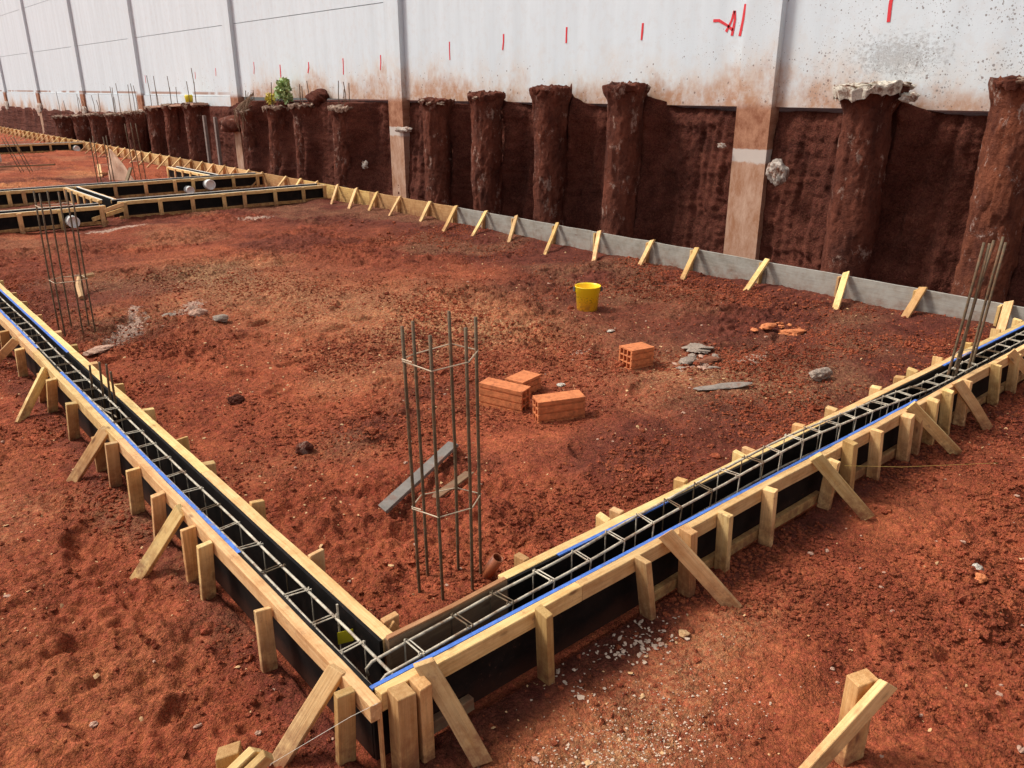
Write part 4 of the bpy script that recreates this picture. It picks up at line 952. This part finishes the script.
# ------------------------------------------------------------------ uncountable soil crumbs, chips and flakes
def scatter(name, cnt, sub, region, size, m, label, cat, flat=1.0, dens=None, lift=.25):
    v, f = ICO[sub]; xs_, ys_ = [], []
    n = 0
    while n < cnt:
        x = rng.uniform(region[0], region[1], 20000); y = region[2]+(region[3]-region[2])*rng.random(20000)**1.5
        k = beamd(x, y) > .012
        if dens is not None: k &= (rng.random(20000) < dens(x, y))
        x, y = x[k], y[k]; xs_.append(x); ys_.append(y); n += len(x)
    x = np.concatenate(xs_)[:cnt]; y = np.concatenate(ys_)[:cnt]
    s = size[0]*(size[1]/size[0])**(rng.random(cnt)**2.2)
    z = ground_h(x, y)
    vv = v[None]*(1+rng.uniform(-.38, .38, (cnt, len(v), 1)))*s[:, None, None]*np.stack([rng.uniform(.7, 1.3, cnt), rng.uniform(.7, 1.3, cnt), rng.uniform(.5, .95, cnt)*flat], -1)[:, None, :]
    a = rng.uniform(0, 6.28, cnt); ca, sa = np.cos(a)[:, None], np.sin(a)[:, None]
    if flat < .5:
        tx = rng.normal(0, .5, cnt)[:, None]; vv[:, :, 2] += tx*vv[:, :, 0]
    R_ = np.stack([vv[:, :, 0]*ca-vv[:, :, 1]*sa+x[:, None], vv[:, :, 0]*sa+vv[:, :, 1]*ca+y[:, None], vv[:, :, 2]+(z+s*lift*flat)[:, None]], -1)
    FF = (f[None]+(np.arange(cnt)*len(v))[:, None, None]).reshape(-1, 3)
    o = np_mesh(name, R_.reshape(-1, 3), FF, m, False)
    return tag(o, label, cat, kind='stuff')
cl = lambda x, y: np.clip(.25+1.6*(fbm(x, y, 1.1, 3, 31))+.5*np.exp(-((beamd(x, y)-.15)/.15)**2), .04, 1)*np.where(y > 6, .55, 1)
scatter('soil_crumbs', 130000, 1, (-1.7, 7.4, -1.7, 9.5), (.004, .0165), 'soil_clod', 'loose crumbs of red soil strewn over the ground', 'soil', dens=cl)
scatter('soil_clods', 1500, 2, (-1.7, 7.4, -1.7, 11.0), (.010, .042), 'soil_clod', 'larger broken clods of red soil lying about', 'soil', dens=cl, lift=.1)
fl = lambda x, y: np.clip(.10+.9*np.exp(-(((x-3.6)/1.6)**2+((y-4.2)/2.4)**2))+.8*np.exp(-(((x-4.3)/.7)**2+((y-2)/.5)**2))+.5*(fbm(x, y, .9, 2, 41) > .1), 0, 1)
scatter('wood_chips', 3000, 1, (-1.6, 7.2, -1.7, 9.5), (.004, .013), 'shaving', 'small pale wood chips and straw scattered over the soil', 'chips', .3, fl, 1.0)
fw_ = lambda x, y: np.clip(np.exp(-(((y+.13)/.08)**2))*np.clip(.2+2.2*fbm(x, y, 4, 2, 43), 0, 1)*(x > .75)*(x < 1.55)*(y < 0), 0, 1)
scatter('white_flakes', 150, 1, (.7, 1.7, -.40, .0), (.005, .013), 'flake', 'whitish flakes strewn on shaded soil beside the right formwork', 'flakes', .3, fw_, 1.2)
pb = lambda x, y: np.clip(.15+.8*np.exp(-(((x-2.7)/.8)**2+((y+.7)/.4)**2)), 0, 1)
scatter('pebbles', 220, 2, (-1.5, 6.5, -1.6, 6.5), (.006, .018), 'pale_stone', 'small pale pebbles scattered over the soil', 'pebbles', .7, pb, .5)
gr = lambda x, y: np.clip(np.exp(-(((x-.62)/.5)**2+((y+.52)/.2)**2)), 0, 1)
scatter('sawdust_grit', 1500, 1, (-.2, 1.7, -1.1, -.05), (.002, .006), 'flake', 'pale sawdust grit on the soil before the near corner', 'sawdust', .5, gr, .8)

# ------------------------------------------------------------------ camera, light, world
cam = bpy.data.cameras.new('camera'); co = bpy.data.objects.new('camera', cam); link(co)
cam.sensor_width = 36; cam.lens = 36*800/1024; cam.clip_start = .05; cam.clip_end = 2000
co.location = (-1.0894, -1.9812, 2.3); co.rotation_euler = (math.radians(90-20.3045), 0, math.radians(-40.6))
SC.camera = co
EL = math.radians(51); hd = V((-.62, .785, 0)).normalized()
sd = V((hd.x*math.cos(EL), hd.y*math.cos(EL), math.sin(EL)))
sun = bpy.data.lights.new('sun', 'SUN'); sun.energy = 2.8; sun.angle = math.radians(13.0); sun.color = (1, .965, .91)
so = bpy.data.objects.new('sun', sun); link(so); so.rotation_euler = (-sd).to_track_quat('-Z', 'Y').to_euler()
w = bpy.data.worlds.new('World'); SC.world = w; w.use_nodes = True; nt = w.node_tree; nt.nodes.clear()
sk = nt.nodes.new('ShaderNodeTexSky'); sk.sky_type = 'NISHITA'; sk.sun_disc = False; sk.sun_elevation = EL
sk.sun_rotation = math.atan2(hd.x, hd.y); sk.dust_density = 3.0; sk.air_density = 1.0
bg = nt.nodes.new('ShaderNodeBackground'); bg.inputs[1].default_value = .15
ow = nt.nodes.new('ShaderNodeOutputWorld'); hs = nt.nodes.new('ShaderNodeHueSaturation'); hs.inputs['Saturation'].default_value = .35; nt.links.new(sk.outputs[0], hs.inputs['Color']); nt.links.new(hs.outputs[0], bg.inputs[0]); nt.links.new(bg.outputs[0], ow.inputs[0])
SC.view_settings.view_transform = 'Standard'; SC.view_settings.look = 'None'
SC.view_settings.exposure = 0.14; SC.view_settings.gamma = 1; SC.view_settings.use_curve_mapping = False
SC.render.engine = 'CYCLES'
